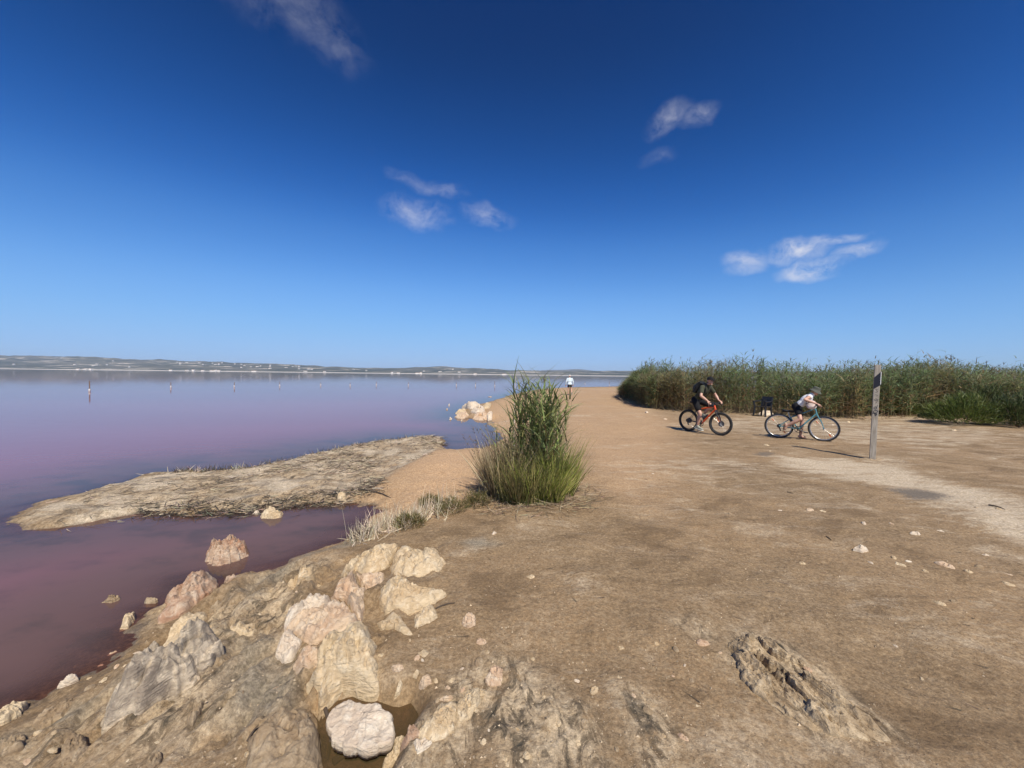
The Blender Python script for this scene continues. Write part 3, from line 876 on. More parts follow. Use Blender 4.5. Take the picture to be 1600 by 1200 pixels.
ROCKS = [
    # outline px, height, material, rough, extras, name, label
    (zz1([(735, 150), (800, 110), (960, 150), (1005, 215), (960, 260), (860, 285), (780, 270), (725, 250)]), .10, M_LIME, .6, dict(layers=.022), 'boulder', 'broad cream boulder sunk in the dirt below the dead white stems, above a yellowish one'),
    (zz1([(720, 255), (800, 285), (870, 318), (995, 325), (950, 370), (820, 415), (700, 410), (660, 370), (690, 300)]), .10, M_LIME, .5, dict(), 'boulder', 'smooth yellowish boulder with a pointed end jutting onto the brown path'),
    (zz1([(600, 160), (700, 120), (765, 115), (740, 170), (705, 215), (560, 260), (530, 230)]), .09, M_LIME, .6, dict(layers=.02), 'boulder', 'long cream boulder by the dark crack, touching the dead white stems'),
    (zz1([(555, 262), (700, 240), (690, 300), (660, 332), (600, 335), (575, 290)]), .075, M_PINK, .5, dict(), 'boulder', 'pinkish boulder wedged between the crack and the muddy gap'),
    (zz1([(480, 245), (575, 152), (592, 170), (530, 232), (495, 268)]), .06, M_LIME, .6, dict(), 'rock', 'slender cream rock sliver on the lake side of the boulder row'),
    (zz1([(212, 292), (310, 193), (350, 210), (352, 240), (272, 302)]), .11, M_LIME, .6, dict(), 'rock', 'tan pointed rock at the grey mud edge of the boulder row'),
    (zz1([(218, 365), (290, 280), (400, 240), (428, 290), (420, 340), (370, 372), (300, 400), (240, 440), (215, 500), (205, 470)]), .12, M_WHITE, .55, dict(), 'boulder', 'rounded whitish boulder next to the tan pointed rock'),
    (zz1([(470, 285), (550, 265), (602, 340), (592, 470), (550, 480), (535, 430), (500, 395), (430, 390), (440, 330)]), .11, M_PINK, .7, dict(), 'boulder', 'tall brownish pink boulder beside the muddy gap'),
    (zz1([(300, 425), (400, 400), (520, 425), (585, 520), (480, 548), (330, 592), (255, 545), (205, 500), (240, 445)]), .085, M_PINK, .7, dict(layers=.02), 'boulder', 'wide pink and white boulder slab in the middle of the boulder row'),
    (zz1([(158, 645), (185, 560), (230, 542), (295, 590), (250, 662), (200, 682)]), .09, M_WHITE, .4, dict(), 'boulder', 'rounded pale boulder at the lower tip of the pink slab'),
    (zz1([(248, 682), (290, 610), (340, 598), (372, 640), (392, 690), (320, 727), (270, 717)]), .07, M_PINK, .4, dict(), 'rock', 'pinkish egg shaped rock touching the rounded pale boulder'),
    (zz1([(540, 622), (550, 575), (640, 572), (662, 602), (645, 662), (600, 650)]), .06, M_LIME, .5, dict(), 'rock', 'small lumpy cream rock perched above the big knobbly boulder'),
    (zz1([(330, 850), (400, 690), (480, 640), (620, 655), (655, 740), (672, 830), (650, 898), (600, 905), (540, 880), (480, 885), (430, 935), (390, 962), (370, 915), (325, 890)]), .13, M_LIME, .75, dict(nr=34, na=110, layers=.028), 'boulder', 'big knobbly cream boulder leaning above the loose white slab'),
    (zz1([(100, 1030), (200, 942), (310, 945), (360, 1000), (388, 1090), (384, 1210), (250, 1260), (0, 1260), (20, 1090)]), .055, M_TAN, .55, dict(p=7, nr=34, na=96, layers=.012), 'rock_ledge', 'flat muddy rock ledge with a broken edge beside the puddle'),
    (zz1([(855, 1025), (960, 900), (1040, 880), (1060, 900), (1032, 1010), (980, 1052), (900, 1068)]), .05, M_LIME, .6, dict(layers=.015), 'rock', 'long tan bedrock rib pointing away from the puddle'),
    (zz1([(1048, 895), (1110, 820), (1175, 798), (1172, 870), (1110, 962), (1060, 985)]), .05, M_LIME, .6, dict(layers=.015), 'rock', 'tan bedrock rib at the path end of the long rib'),
    (zz1([(688, 1175), (720, 1110), (770, 1070), (802, 1110), (772, 1182), (720, 1240), (670, 1240)]), .07, M_LIME, .6, dict(), 'rock', 'cream rock at the path side edge of the puddle'),
    (zz1([(768, 1052), (820, 1000), (862, 1020), (885, 1052), (800, 1082)]), .04, M_RED, .6, dict(), 'rock', 'rusty low rock between the puddle and the tan ribs'),
    (zz1([(838, 1095), (900, 1060), (935, 1082), (860, 1132)]), .035, M_WHITE, .5, dict(), 'rock', 'small white rock below the long tan rib'),
    (zz1([(843, 462), (890, 420), (940, 408), (962, 460), (890, 497), (850, 502)]), .06, M_LIME, .5, dict(layers=.015), 'rock', 'angular cream rock beside a thin dark twig'),
    (zz1([(662, 458), (740, 430), (790, 470), (838, 550), (790, 548), (740, 512), (670, 492)]), .035, M_LIME, .6, dict(), 'rock', 'flat crumbly cream rock half buried near the muddy gap'),
    (zz1([(1078, 455), (1125, 393), (1148, 430), (1147, 480), (1110, 502), (1080, 482)]), .06, M_PINK, .4, dict(), 'rock', 'upright orange tinted stone alone on the path'),
    (zz1([(863, 762), (890, 723), (925, 738), (932, 772), (890, 792)]), .045, M_PINK, .3, dict(), 'stone', 'round pink stone on the dirt above the tan ribs'),
    (zz1([(728, 692), (770, 678), (793, 700), (770, 722), (735, 717)]), .035, M_PINK, .4, dict(), 'stone', 'broken pink stone beside the lumpy cream rock'),
    (zz1([(743, 928), (775, 838), (788, 860), (772, 908)]), .03, M_LIME, .4, dict(), 'stone', 'thin cream sliver stone standing at the puddle corner'),
    (zz1([(962, 852), (1010, 828), (1038, 850), (990, 872)]), .03, M_PINK, .4, dict(), 'stone', 'flat pinkish stone just above the long tan rib'),
    (zz1([(1193, 752), (1240, 698), (1285, 720), (1275, 795), (1200, 795)]), .035, M_PINK, .6, dict(), 'rock', 'low pinkish outcrop stone past the end of the tan ribs'),
    (zz2([(650, 950), (690, 760), (830, 620), (950, 590), (1080, 510), (1180, 520), (1210, 380), (1310, 370), (1345, 420), (1420, 450), (1420, 490), (1300, 600), (1200, 690), (1060, 740), (920, 840), (820, 910)]), .17, M_GREY, .8, dict(nr=50, na=170, ridge=.09, layers=.022, tilt=(.05, .0)), 'boulder', 'long ridged grey and cream boulder standing in the muddy flat'),
    (zz2([(1040, 140), (1160, 10), (1240, -20), (1360, -20), (1372, 50), (1290, 130), (1200, 180), (1130, 240), (975, 275), (1050, 200)]), .13, M_RED, .7, dict(nr=34, na=110, ridge=.05, layers=.02), 'boulder', 'white stained reddish boulder rising from the waterline'),
    (zz2([(1005, 402), (1080, 290), (1200, 230), (1300, 198), (1295, 240), (1180, 342), (1130, 392), (1040, 418)]), .07, M_LIME, .7, dict(), 'rock', 'orange cream rock just inland of the white stained reddish boulder'),
    (zz2([(1305, 205), (1370, 152), (1393, 190), (1380, 220)]), .06, M_TAN, .6, dict(), 'stone', 'small brown stone at the end of the orange cream rock'),
    (zz2([(1430, 362), (1500, 320), (1590, 285), (1610, 320), (1580, 350), (1500, 372)]), .04, M_LIME, .6, dict(), 'rock', 'curved cream rock rim around the greenish mud hollow'),
    (zz2([(610, 182), (700, 135), (765, 113), (752, 150), (690, 180)]), .07, M_TAN, .4, dict(base=WATER_Z - .03), 'stone', 'flat tan stone awash in the shallow pink water'),
    (zz2([(760, 320), (780, 258), (845, 238), (848, 282), (800, 342), (730, 358)]), .08, M_LIME, .6, dict(), 'rock', 'squat cream rock right at the waterline'),
    (zz2([(893, 162), (940, 138), (990, 150), (972, 174), (910, 180)]), .06, M_TAN, .4, dict(base=WATER_Z - .02), 'stone', 'rounded brown stone at the water edge beside the reddish boulder'),
    (zz2([(345, 692), (430, 622), (490, 598), (498, 625), (430, 674)]), .06, M_WHITE, .5, dict(), 'stone', 'white stone at the water edge of the dark muddy bank'),
    (zz2([(1398, 28), (1430, -2), (1485, -2), (1412, 44)]), .05, M_RED, .4, dict(), 'stone', 'bright orange brick like stone on the grey mud'),
    (zz2([(-60, 900), (0, 872), (100, 800), (185, 788), (130, 862), (50, 922), (-40, 960)]), .08, M_LIME, .7, dict(), 'rock', 'cream rock along the water where the dark bank begins'),
    (zz2([(1155, 905), (1220, 808), (1275, 788), (1262, 842), (1200, 935)]), .05, M_TAN, .7, dict(), 'rock', 'small brown ridge rock on the muddy flat'),
    (zz2([(0, 1010), (70, 960), (160, 1000), (150, 1080), (60, 1130), (0, 1140)]), .05, M_TAN, .8, dict(layers=.014), 'rock', 'brown layered rock next to a black crack in the bank'),
    (zz2([(380, 1110), (440, 1020), (540, 1010), (560, 1090), (470, 1180), (390, 1190)]), .06, M_TAN, .8, dict(layers=.014), 'rock', 'mottled brown rock on the green black mud'),
    (zz2([(190, 930), (260, 850), (420, 790), (470, 820), (380, 900), (250, 960)]), .05, M_TAN, .8, dict(layers=.014), 'rock', 'low brown layered rock on the dark sloping bank'),
    (zz2([(900, 1190), (960, 1120), (1020, 1110), (1010, 1190), (950, 1240)]), .05, M_TAN, .7, dict(), 'rock', 'small jagged brown rock on the flat mud beside the muddy ledge'),
    # in the pond
    ([(312, 876), (320, 862), (345, 857), (385, 857), (391, 866), (374, 875), (345, 881), (322, 882)], .20, M_RED, 1.0, dict(base=WATER_Z - .04, nr=40, na=120, p=2.6, layers=.03, tilt=(.12, .1)), 'boulder', 'rusty layered boulder standing alone in the pink pond'),
    ([(404, 810), (408, 800), (425, 797), (444, 796), (441, 806), (430, 811)], .13, M_LIME, .7, dict(base=WATER_Z - .03, ridge=.05), 'rock', 'cream rock with a raised horn in the pond'),
    ([(393, 803), (398, 799), (406, 800), (404, 805)], .06, M_WHITE, .4, dict(base=WATER_Z - .02), 'stone', 'little white stone beside the horned rock'),
    ([(526, 782), (531, 777), (541, 777), (541, 784), (529, 786)], .07, M_LIME, .5, dict(), 'stone', 'pale block of stone at the litter edge of the spit'),
    # the heap at the far point
    ([(722, 634), (730, 630), (745, 632), (752, 637), (738, 640)], .60, M_WHITE, .6, dict(base=WATER_Z, p=6, layers=.1, tilt=(-.15, 0)), 'boulder', 'highest white boulder with a black shadowed overhang on the rocky point'),
    ([(735, 644), (748, 637), (757, 639), (758, 646), (745, 650)], .36, M_WHITE, .5, dict(base=WATER_Z, layers=.08), 'boulder', 'bright white flat boulder in the centre of the rocky point'),
    ([(709, 651), (716, 645), (729, 645), (733, 650), (722, 653)], .34, M_PINK, .5, dict(base=WATER_Z - .03, layers=.08), 'boulder', 'pink boulder jutting from the rocky point into the lake'),
    ([(711, 645), (717, 640), (727, 640), (728, 645), (718, 647)], .28, M_LIME, .6, dict(base=WATER_Z - .03), 'boulder', 'cream boulder behind the pink one on the rocky point'),
    ([(738, 654), (745, 649), (760, 650), (762, 655), (748, 657)], .22, M_PINK, .6, dict(base=WATER_Z - .03), 'rock', 'low pinkish rocks at the lakeside foot of the rocky point'),
    ([(760, 646), (765, 643), (770, 644), (769, 648), (762, 649)], .25, M_WHITE, .4, dict(), 'rock', 'small yellowish white rock on the sand of the rocky point'),
    ([(753, 634), (760, 630), (768, 630), (766, 636), (757, 638)], .25, M_LIME, .6, dict(), 'rock', 'tan rock on the far side of the rocky point'),
    ([(698, 634), (701, 630), (704, 630), (704, 634)], .22, M_WHITE, .5, dict(base=WATER_Z - .03), 'stone', 'white tipped stone standing in the lake off the rocky point'),
    ([(694, 640), (697, 637), (702, 638), (701, 641)], .16, M_PINK, .5, dict(base=WATER_Z - .03), 'stone', 'flat pink stone in the lake off the rocky point'),
    ([(700, 655), (702, 651), (707, 651), (706, 656)], .2, M_WHITE, .5, dict(base=WATER_Z - .03), 'stone', 'white stone in the lake beside the pink boulder'),
    ([(717, 658), (720, 655), (725, 655), (724, 659)], .16, M_WHITE, .4, dict(base=WATER_Z - .03), 'stone', 'round white stone in the still water below the rocky point'),
    ([(756, 619), (762, 616), (775, 619), (770, 622)], .12, M_PINK, .5, dict(base=WATER_Z - .03), 'stone', 'flat pinkish rock awash beyond the rocky point'),
    # ridged outcrop on the path
    ([(1135, 1012), (1148, 1000), (1165, 997), (1200, 1003), (1240, 1030), (1290, 1068), (1345, 1108), (1395, 1158), (1350, 1158), (1280, 1142), (1220, 1112), (1178, 1080), (1150, 1045)], .055, M_OUT, .5, dict(nr=80, na=260, p=5, pit=.07, ridge=.0, tilt=(-.03, .05)), 'rock', 'long pitted weathered outcrop poking out of the brown path'),
    ([(1262, 1082), (1300, 1100), (1345, 1128), (1330, 1142), (1280, 1120)], .02, M_LIME, .6, dict(), 'rock', 'yellowish flake lying against the pitted outcrop'),
    ([(1184, 646), (1192, 643.5), (1205, 644), (1209, 647), (1198, 648)], .16, M_WHITE, .4, dict(), 'rock', 'white rock on the ground behind the black chair'),
]


def build_rocks():
    for i, (px, h, m, rough, ex, name, label) in enumerate(ROCKS):
        ex = dict(ex)
        base = ex.pop('base', None)
        if name == 'stone' or 'upright' in label or 'tan pointed' in label or 'horn' in label:
            yb = max(q[1] for q in px); px = [(q[0], yb - (yb - q[1]) * .55) for q in px]    # these stand up: only the lower half is footprint
        cpx = np.mean(px, 0)
        zr = ground_at(*cpx)[2] if base is None else base
        outline = [at(x, y, zr + h * .25) for x, y in px]
        if cpx[1] > 840 and base is None:
            cw = np.mean(px, 0); px = [tuple(cw + (np.array(q) - cw) * 1.0) for q in px]
            outline = [at(x, y, zr + h * .1) for x, y in px]
            ex.pop('layers', 0)
            if 'p' not in ex: ex.update(p=3.0, expo=.70)
            if h < .135: h *= .80
        elif cpx[1] < 700 and 'chair' not in label: h *= .5
        me, loc = rock_mesh(name, outline, h, i * 1.37 + .5, rough=rough, base=base, **ex)
        tag(link(name, me, m, None, loc), label, 'rock', 'limestone rocks along the shore')


build_rocks()


def loose_slab():
    """white plate of limestone lying over the puddle"""
    px = zz1([(415, 975), (440, 910), (520, 862), (600, 893), (660, 895), (735, 935), (750, 1000), (735, 1050), (660, 1085), (590, 1100), (500, 1080), (440, 1050)])
    O = np.array([at(x, y, .03)[:2] for x, y in px]); c = O.mean(0)
    na, nr = 120, 26
    me, loc = rock_mesh('loose_slab', O, .05, 5.5, nr=nr, na=na, p=9, rough=.6, base=-.02)
    v = np.empty(len(me.vertices) * 3, np.float32); me.vertices.foreach_get('co', v); v = v.reshape(-1, 3)
    top = v.copy(); rr = np.linspace(0, 1, nr) ** .8
    R_ = np.repeat(rr, na)
    ed = np.clip((R_ - .965) / .035, 0, 1)
    lump = fbm(top[:, 0] * 8, top[:, 1] * 8, 2.2, 5, .6)
    zt = .030 + .009 * lump + .006 * np.abs(fbm(top[:, 0] * 26, top[:, 1] * 26, 1.2, 3)) + .014 * np.exp(-((top[:, 0] - .05) ** 2 + (top[:, 1] - .05) ** 2) / .004)
    zt = zt * (1 - ed * .8)
    bot = top * np.array([.96, .96, 0]); zb = -.03 + .01 * lump
    V = np.vstack([np.c_[top[:, :2], zt], np.c_[bot[:, :2], zb]])
    j = np.arange(na); F = []
    N0 = na * nr
    for i in range(nr - 1):
        F.append(np.stack([i * na + j, (i + 1) * na + j, (i + 1) * na + (j + 1) % na, i * na + (j + 1) % na], -1))
        F.append(np.stack([N0 + i * na + j, N0 + i * na + (j + 1) % na, N0 + (i + 1) * na + (j + 1) % na, N0 + (i + 1) * na + j], -1))
    e = (nr - 1) * na
    F.append(np.stack([e + j, N0 + e + j, N0 + e + (j + 1) % na, e + (j + 1) % na], -1))
    o = link('loose_slab', np_mesh('loose_slab', V, np.concatenate(F), True), M_WHITE, None, (c[0], c[1], .0))
    o.rotation_euler = (R(7), R(-2), 0)
    tag(o, 'loose whitish limestone slab tilted over the small puddle', 'rock')


loose_slab()


def stones():
    """loose stones on the path: a few shapes, many copies"""
    src = []
    for k in range(7):
        n = 9
        a = np.sort(rng.uniform(0, 2 * math.pi, n)); r = rng.uniform(.35, .55, n)
        O = np.c_[np.cos(a) * r * 1.2, np.sin(a) * r * .8]
        me, _ = rock_mesh('stone', O * 1.0, .36, 30 + k * 2.3, nr=9, na=22, p=3.2, rough=.8, base=0.0)
        me.materials.append((M_LIME, M_WHITE, M_PINK, M_LIME, M_WHITE, M_LIME, M_TAN)[k])
        src.append(me)
    spots = [(1252, 880, 15, 'cream stone alone on the brown path'), (1345, 860, 28, 'flat cream stone with a dark chipped end on the path'), (1478, 884, 24, 'largest pale stone of the scattered chips on the path'),
             (1405, 882, 18, 'cream chip'), (1432, 834, 18, ''), (1468, 943, 22, ''), (1487, 940, 13, ''), (831, 902, 18, 'whitish lump of stone near the shrubby rushes'),
             (772, 834, 13, 'small cream stone below the green rushes'), (1100, 1005, 20, ''), (1026, 1005, 12, ''), (902, 1064, 16, ''), (928, 1078, 18, ''), (1532, 886, 14, ''), (1574, 912, 20, ''), (1360, 879, 10, ''),
             (1265, 797, 14, ''), (1285, 799, 10, ''), (1220, 798, 8, ''), (1197, 696, 10, 'white stone beyond the dark stain on the path'), (1140, 803, 8, ''), (1203, 705, 6, ''), (1350, 818, 14, ''), (1393, 819, 10, ''),
             (1395, 871, 12, ''), (1418, 877, 10, ''), (1446, 893, 10, ''), (1500, 880, 10, ''), (1512, 893, 12, ''), (1540, 868, 10, ''), (1575, 897, 10, ''), (825, 1180, 18, 'upright white flint like chip in the pale outcrop'), (1400, 1010, 8, ''), (1440, 1060, 8, ''),
             (1525, 793, 6, ''), (1560, 795, 9, ''), (1470, 830, 10, ''), (1262, 1045, 14, 'dark capped stone beside the pitted outcrop'), (1325, 660, 9, ''), (1300, 664, 8, ''), (1490, 673, 8, ''), (1090, 640, 8, ''),
             (985, 629, 8, 'white plastic like stone at the tip of the reed bed'), (1010, 645, 9, ''), (1040, 655, 8, ''), (1000, 725, 5, ''), (1020, 740, 6, ''), (850, 1090, 10, ''), (880, 1060, 10, ''), (792, 1195, 12, ''), (1070, 1040, 8, ''), (1125, 1020, 8, '')]
    spots += [(640 + 14 * k + 6 * (k % 3), 1000 + 23 * (k % 5) + 9 * k, 7 + (k % 4) * 2, '') for k in range(9)]
    spots += [(420 + 11 * k, 896 + (k * 37) % 60, 6 + (k % 3) * 2, '') for k in range(8)]
    spots += [(120 + 19 * k, 1040 - 9 * k + (k * 29) % 40, 7 + (k % 4) * 2, '') for k in range(12)]
    for i, (px, py, w, lab) in enumerate(spots):
        p = ground_at(px, py)
        dist = math.hypot(p[0], p[1])
        s = w / F_PX * p[1]
        o = link('stone', src[i % 7], None, None, (p[0], p[1], p[2] - .06 * s))
        o.scale = (s * rng.uniform(.8, 1.2), s * rng.uniform(.8, 1.2), s * rng.uniform(.4, .75)); o.rotation_euler = (rng.uniform(-.2, .2), rng.uniform(-.2, .2), rng.uniform(0, 6))
        tag(o, lab if len(lab.split()) > 3 else 'small pale limestone chip lying loose on the bare ground', 'stone', 'loose stones on the ground')
    # fragments lying in the muddy bank and round the outcrops
    k = 0
    for i in range(400):
        if k >= 90: break
        px, py = (random.uniform(0, 690), random.uniform(880, 1195)) if i % 4 else (random.uniform(700, 1110), random.uniform(1000, 1195))
        p = ground_at(px, py, 3)
        if p[2] < WATER_Z + .015 or poly_sdf(px_poly(PUDDLE_PX, PUDDLE_Z), np.array([p[0]]), np.array([p[1]]))[0] > -.03: continue
        k += 1
        s = random.uniform(7, 20) / F_PX * p[1]
        o = link('rock_fragment', src[(6, 0, 6, 2, 3)[k % 5]], None, None, (p[0], p[1], p[2] - .10 * s))
        o.scale = (s * random.uniform(.6, 1.1), s * random.uniform(.8, 1.6), s * random.uniform(.4, .8)); o.rotation_euler = (random.uniform(-.3, .3), random.uniform(-.3, .3), random.uniform(-.6, .6))
        tag(o, 'small tan rock fragment half sunk in the rocky mud', 'rock', 'rock fragments half sunk in the rocky mud')
    # gravel too small and too many to count
    n = 16000
    V, F = [], []
    base = np.array([(1, 0, 0), (-.5, .8, 0), (-.5, -.8, 0), (0, 0, 1.0), (0, 0, -.6)]) * .5
    fb = np.array([(0, 1, 3), (1, 2, 3), (2, 0, 3), (1, 0, 4), (2, 1, 4), (0, 2, 4)])
    yy = 1.4 + 9 * rng.random(n) ** 2.0; xx = rng.uniform(-1.0, 1.3, n) * yy
    sd = shore_sd(xx, yy); cl = fbm(xx * 1.3, yy * 1.3, 14., 3)
    keep = (sd > .12) & (cl > rng.uniform(-.7, .7, n)) & (poly_sdf(px_poly(PUDDLE_PX, PUDDLE_Z), xx, yy) < -.03)
    xx, yy = xx[keep], yy[keep]
    zz = height(xx, yy)
    cols = []
    for x, y, z in zip(xx, yy, zz):
        s = .003 + .013 * rng.random() ** 3
        a = rng.uniform(0, 6.28); ca, sa = math.cos(a), math.sin(a)
        q = base * s * rng.uniform(.6, 1.4, (5, 1)); q = q @ np.array([[ca, sa, 0], [-sa, ca, 0], [0, 0, 1]])
        V.append(q + (x, y, z)); c = np.array([.46, .36, .25]) * rng.uniform(.5, 1.25); cols.append(np.tile(c, (5, 1)))
    k = len(V)
    F = (fb[None] + 5 * np.arange(k)[:, None, None]).reshape(-1, 3)
    o = link('gravel', np_mesh('gravel', np.concatenate(V), F, False, np.concatenate(cols)), blade_mat('gravel_stone', 0.0, .9))
    tag(o, 'fine pale gravel scattered over the brown dirt', 'gravel', kind='stuff')


stones()
# ------------------------------------------------------------------ blades
def ribbons(P, D, L, W, bend, seg, C, taper=.75, side=None, tipc=None):
    """n curved tapering blades: base P, direction D, length L, width W, sideways bend vector; returns verts, quads, colours"""
    n = len(P)
    P, D, bend = (np.asarray(a, float) for a in (P, D, bend))
    L = np.asarray(L, float).reshape(-1, 1); W = np.asarray(W, float).reshape(-1, 1)
    D = D / np.linalg.norm(D, axis=1, keepdims=True)
    if side is None:
        r = rng.normal(size=(n, 3)); side = np.cross(D, r)
    side = side / (np.linalg.norm(side, axis=1, keepdims=True) + 1e-9)
    vs, cs = [], []
    for k in range(seg + 1):
        t = k / seg
        c = P + D * L * t + bend * L * t * t
        w = W * .5 * max(.06, (1 - t) ** taper)
        vs += [c - side * w, c + side * w]
        cc = C if tipc is None else C * (1 - t) + tipc * t
        cs += [cc, cc]
    V = np.stack(vs, 1).reshape(-1, 3); C_ = np.stack(cs, 1).reshape(-1, 3)
    b = (np.arange(n) * 2 * (seg + 1))[:, None, None]
    q = np.stack([np.array([2 * k, 2 * k + 1, 2 * k + 3, 2 * k + 2]) for k in range(seg)])[None]
    return V, (b + q).reshape(-1, 4), C_


def join(parts):
    V, F, C, o = [], [], [], 0
    for v, f, c in parts:
        V.append(v); F.append(f + o); C.append(c); o += len(v)
    return np.concatenate(V), np.concatenate(F), np.concatenate(C)


def blade_obj(name, parts, mat, parent=None, origin=None):
    V, F, C = join(parts)
    if origin is not None: V = V - np.asarray(origin)
    return link(name, np_mesh(name, V, F, True, C), mat, parent)


def jit(c, n, s=.2, v=.08):
    c = np.asarray(c, float)
    return np.clip(c[None] * (1 + rng.normal(0, s, (n, 1))) * (1 + rng.normal(0, v, (n, 3))), .01, .9)


M_REED = blade_mat('reed_leaf', .38, .5)
M_RUSH = blade_mat('rush_stem', .15, .55)
M_DRY = blade_mat('dry_stalk', .1, .8)
M_SHRUB = blade_mat('fleshy_leaf', .25, .5)


def reed_plants(B, H, green, nleaf=13, leaf=.38, lw=.020, stem_w=.010, lean=.06, brown=.35, plume=.5, lseg=2, els=(.5, 1.15), dr=(.1, .75)):
    """cane reeds at bases B with heights H: stems, alternate arching leaves and some plumes"""
    n = len(B)
    parts_s, parts_l = [], []
    az = rng.uniform(0, 6.28, n)
    ln = rng.uniform(0, lean, n)
    D = np.c_[np.cos(az) * ln, np.sin(az) * ln, np.ones(n)]
    bend = np.c_[rng.normal(.02, .04, n), rng.normal(0, .04, n), np.full(n, -.02)]
    dry = np.array([.30, .215, .115]); g = np.asarray(green, float)
    sc = jit(dry, n, .25) * .7 + jit(g, n) * .3
    parts_s.append(ribbons(B, D, H, np.full(n, stem_w), bend, 5, sc, .35, tipc=jit(g, n)))
    Dn = D / np.linalg.norm(D, axis=1, keepdims=True)
    ph = rng.uniform(0, 6.28, n)
    for k in range(nleaf):
        t = .14 + .84 * (k + rng.uniform(-.3, .3, n)) / nleaf
        t = np.clip(t, .05, .98)[:, None]
        p = B + Dn * H[:, None] * t + bend * H[:, None] * t * t
        a = ph + k * 2.4 + rng.normal(0, .5, n)
        el = rng.uniform(els[0], els[1], n)
        d = np.c_[np.cos(a) * np.cos(el), np.sin(a) * np.cos(el), np.sin(el)]
        L = leaf * rng.uniform(.6, 1.25, n) * (1 - .25 * np.abs(t[:, 0] - .6))
        bd = np.c_[np.cos(a) * .35, np.sin(a) * .35, -rng.uniform(dr[0], dr[1], n)]
        isdry = (rng.random(n) < brown * np.clip(1.5 - 1.8 * t[:, 0], .03, 1))[:, None]
        c = np.where(isdry, jit((.27, .19, .10), n, .25), jit(g, n, .25))
        sd = np.c_[-np.sin(a), np.cos(a), rng.normal(0, .35, n)]
        parts_l.append(ribbons(p, d, L, lw * rng.uniform(.7, 1.2, n), bd, lseg, c, .8, side=sd))
    pl = rng.random(n) < plume
    parts_p = []
    if pl.sum():
        q = np.where(pl)[0]
        tip = B[q] + Dn[q] * H[q][:, None] + bend[q] * H[q][:, None]
        for k in range(6):
            a = rng.uniform(0, 6.28, len(q))
            d = np.c_[np.cos(a) * .35, np.sin(a) * .35, np.ones(len(q))]
            parts_p.append(ribbons(tip - np.c_[np.zeros((len(q), 2)), np.full(len(q), .04 * k * .4)], d, rng.uniform(.12, .24, len(q)), np.full(len(q), .022),
                                   np.c_[np.full(len(q), .35), rng.normal(0, .2, len(q)), np.full(len(q), -.25)], 2, jit((.20, .17, .115), len(q))))
    return parts_s, parts_l, parts_p


def reed_bed():
    front = [at(x, y, 0)[:2] for x, y in ((968, 620), (985, 627), (1010, 636), (1060, 643), (1140, 646), (1250, 652), (1330, 655), (1400, 653), (1500, 650), (1620, 652))]
    front += [(38, 21.5), (50, 22)]
    front = np.array(front)
    seg = np.linalg.norm(np.diff(front, axis=0), axis=1); cum = np.concatenate([[0], np.cumsum(seg)])
    n = 8200
    s = rng.random(n) * cum[-1]
    fx, fy = np.interp(s, cum, front[:, 0]), np.interp(s, cum, front[:, 1])
    dep = 9.0 * rng.random(n) ** 1.6
    nrm_ = np.c_[fx, fy]; nrm_ = nrm_ / np.linalg.norm(nrm_, axis=1, keepdims=True) * .45 + np.array([.35, .75])
    wob = fbm(s * .9, s * 0 + 3, 0, 3) * .5
    x, y = fx + nrm_[:, 0] * (dep + wob), fy + nrm_[:, 1] * (dep + wob)
    tip = np.interp(s, [0, 1.5, 4, 8, 11, 14, 60], [.30, .50, .72, .86, .96, 1.0, 1.0])
    hn = 1 + .20 * fbm(x * .45, y * .45, 2., 4)
    H = 2.45 * tip * hn * rng.uniform(.80, 1.06, n) * (.86 + .14 * smooth(0, 1.5, dep))
    tall = rng.random(n) < .05
    H[tall] *= rng.uniform(1.05, 1.25, tall.sum())
    B = np.c_[x, y, height(x, y, None, False)]
    brn = smooth(.1, .5, fbm(x * .6, y * .6, 9., 3))
    g = np.array([.175, .215, .10])
    parts = []
    k = brn > .5
    for sel, gg, br in ((~k, g, .4), (k, (.235, .215, .112), .8)):
        ps, pl, pp = reed_plants(B[sel], H[sel], gg, 15, .50, .040, .016, .07, br, .10)
        parts.append((ps, pl, pp))
    o = blade_obj('reed_bed', parts[0][0] + parts[0][1] + parts[0][2] + parts[1][0] + parts[1][1] + parts[1][2], M_REED)
    tag(o, 'dense tall bed of green and straw coloured reeds behind the cyclists', 'reeds', kind='stuff')
    # fallen straw along the foot of the bed
    m = 1500
    s = rng.random(m) * cum[-1]
    p = np.c_[np.interp(s, cum, front[:, 0]), np.interp(s, cum, front[:, 1])] + rng.normal(0, .35, (m, 2)) + np.array([-.02, -.1])
    z = height(p[:, 0], p[:, 1], None, False) + .01
    a = rng.uniform(0, 6.28, m); el = rng.uniform(0, .9, m) ** 2
    o = blade_obj('reed_straw', [ribbons(np.c_[p, z], np.c_[np.cos(a), np.sin(a), el], rng.uniform(.2, .9, m), np.full(m, .014), np.zeros((m, 3)), 2, jit((.30, .22, .13), m, .3), .3)], M_DRY)
    tag(o, 'fallen dry reed straw along the foot of the reed bed', 'straw', kind='stuff')


reed_bed()


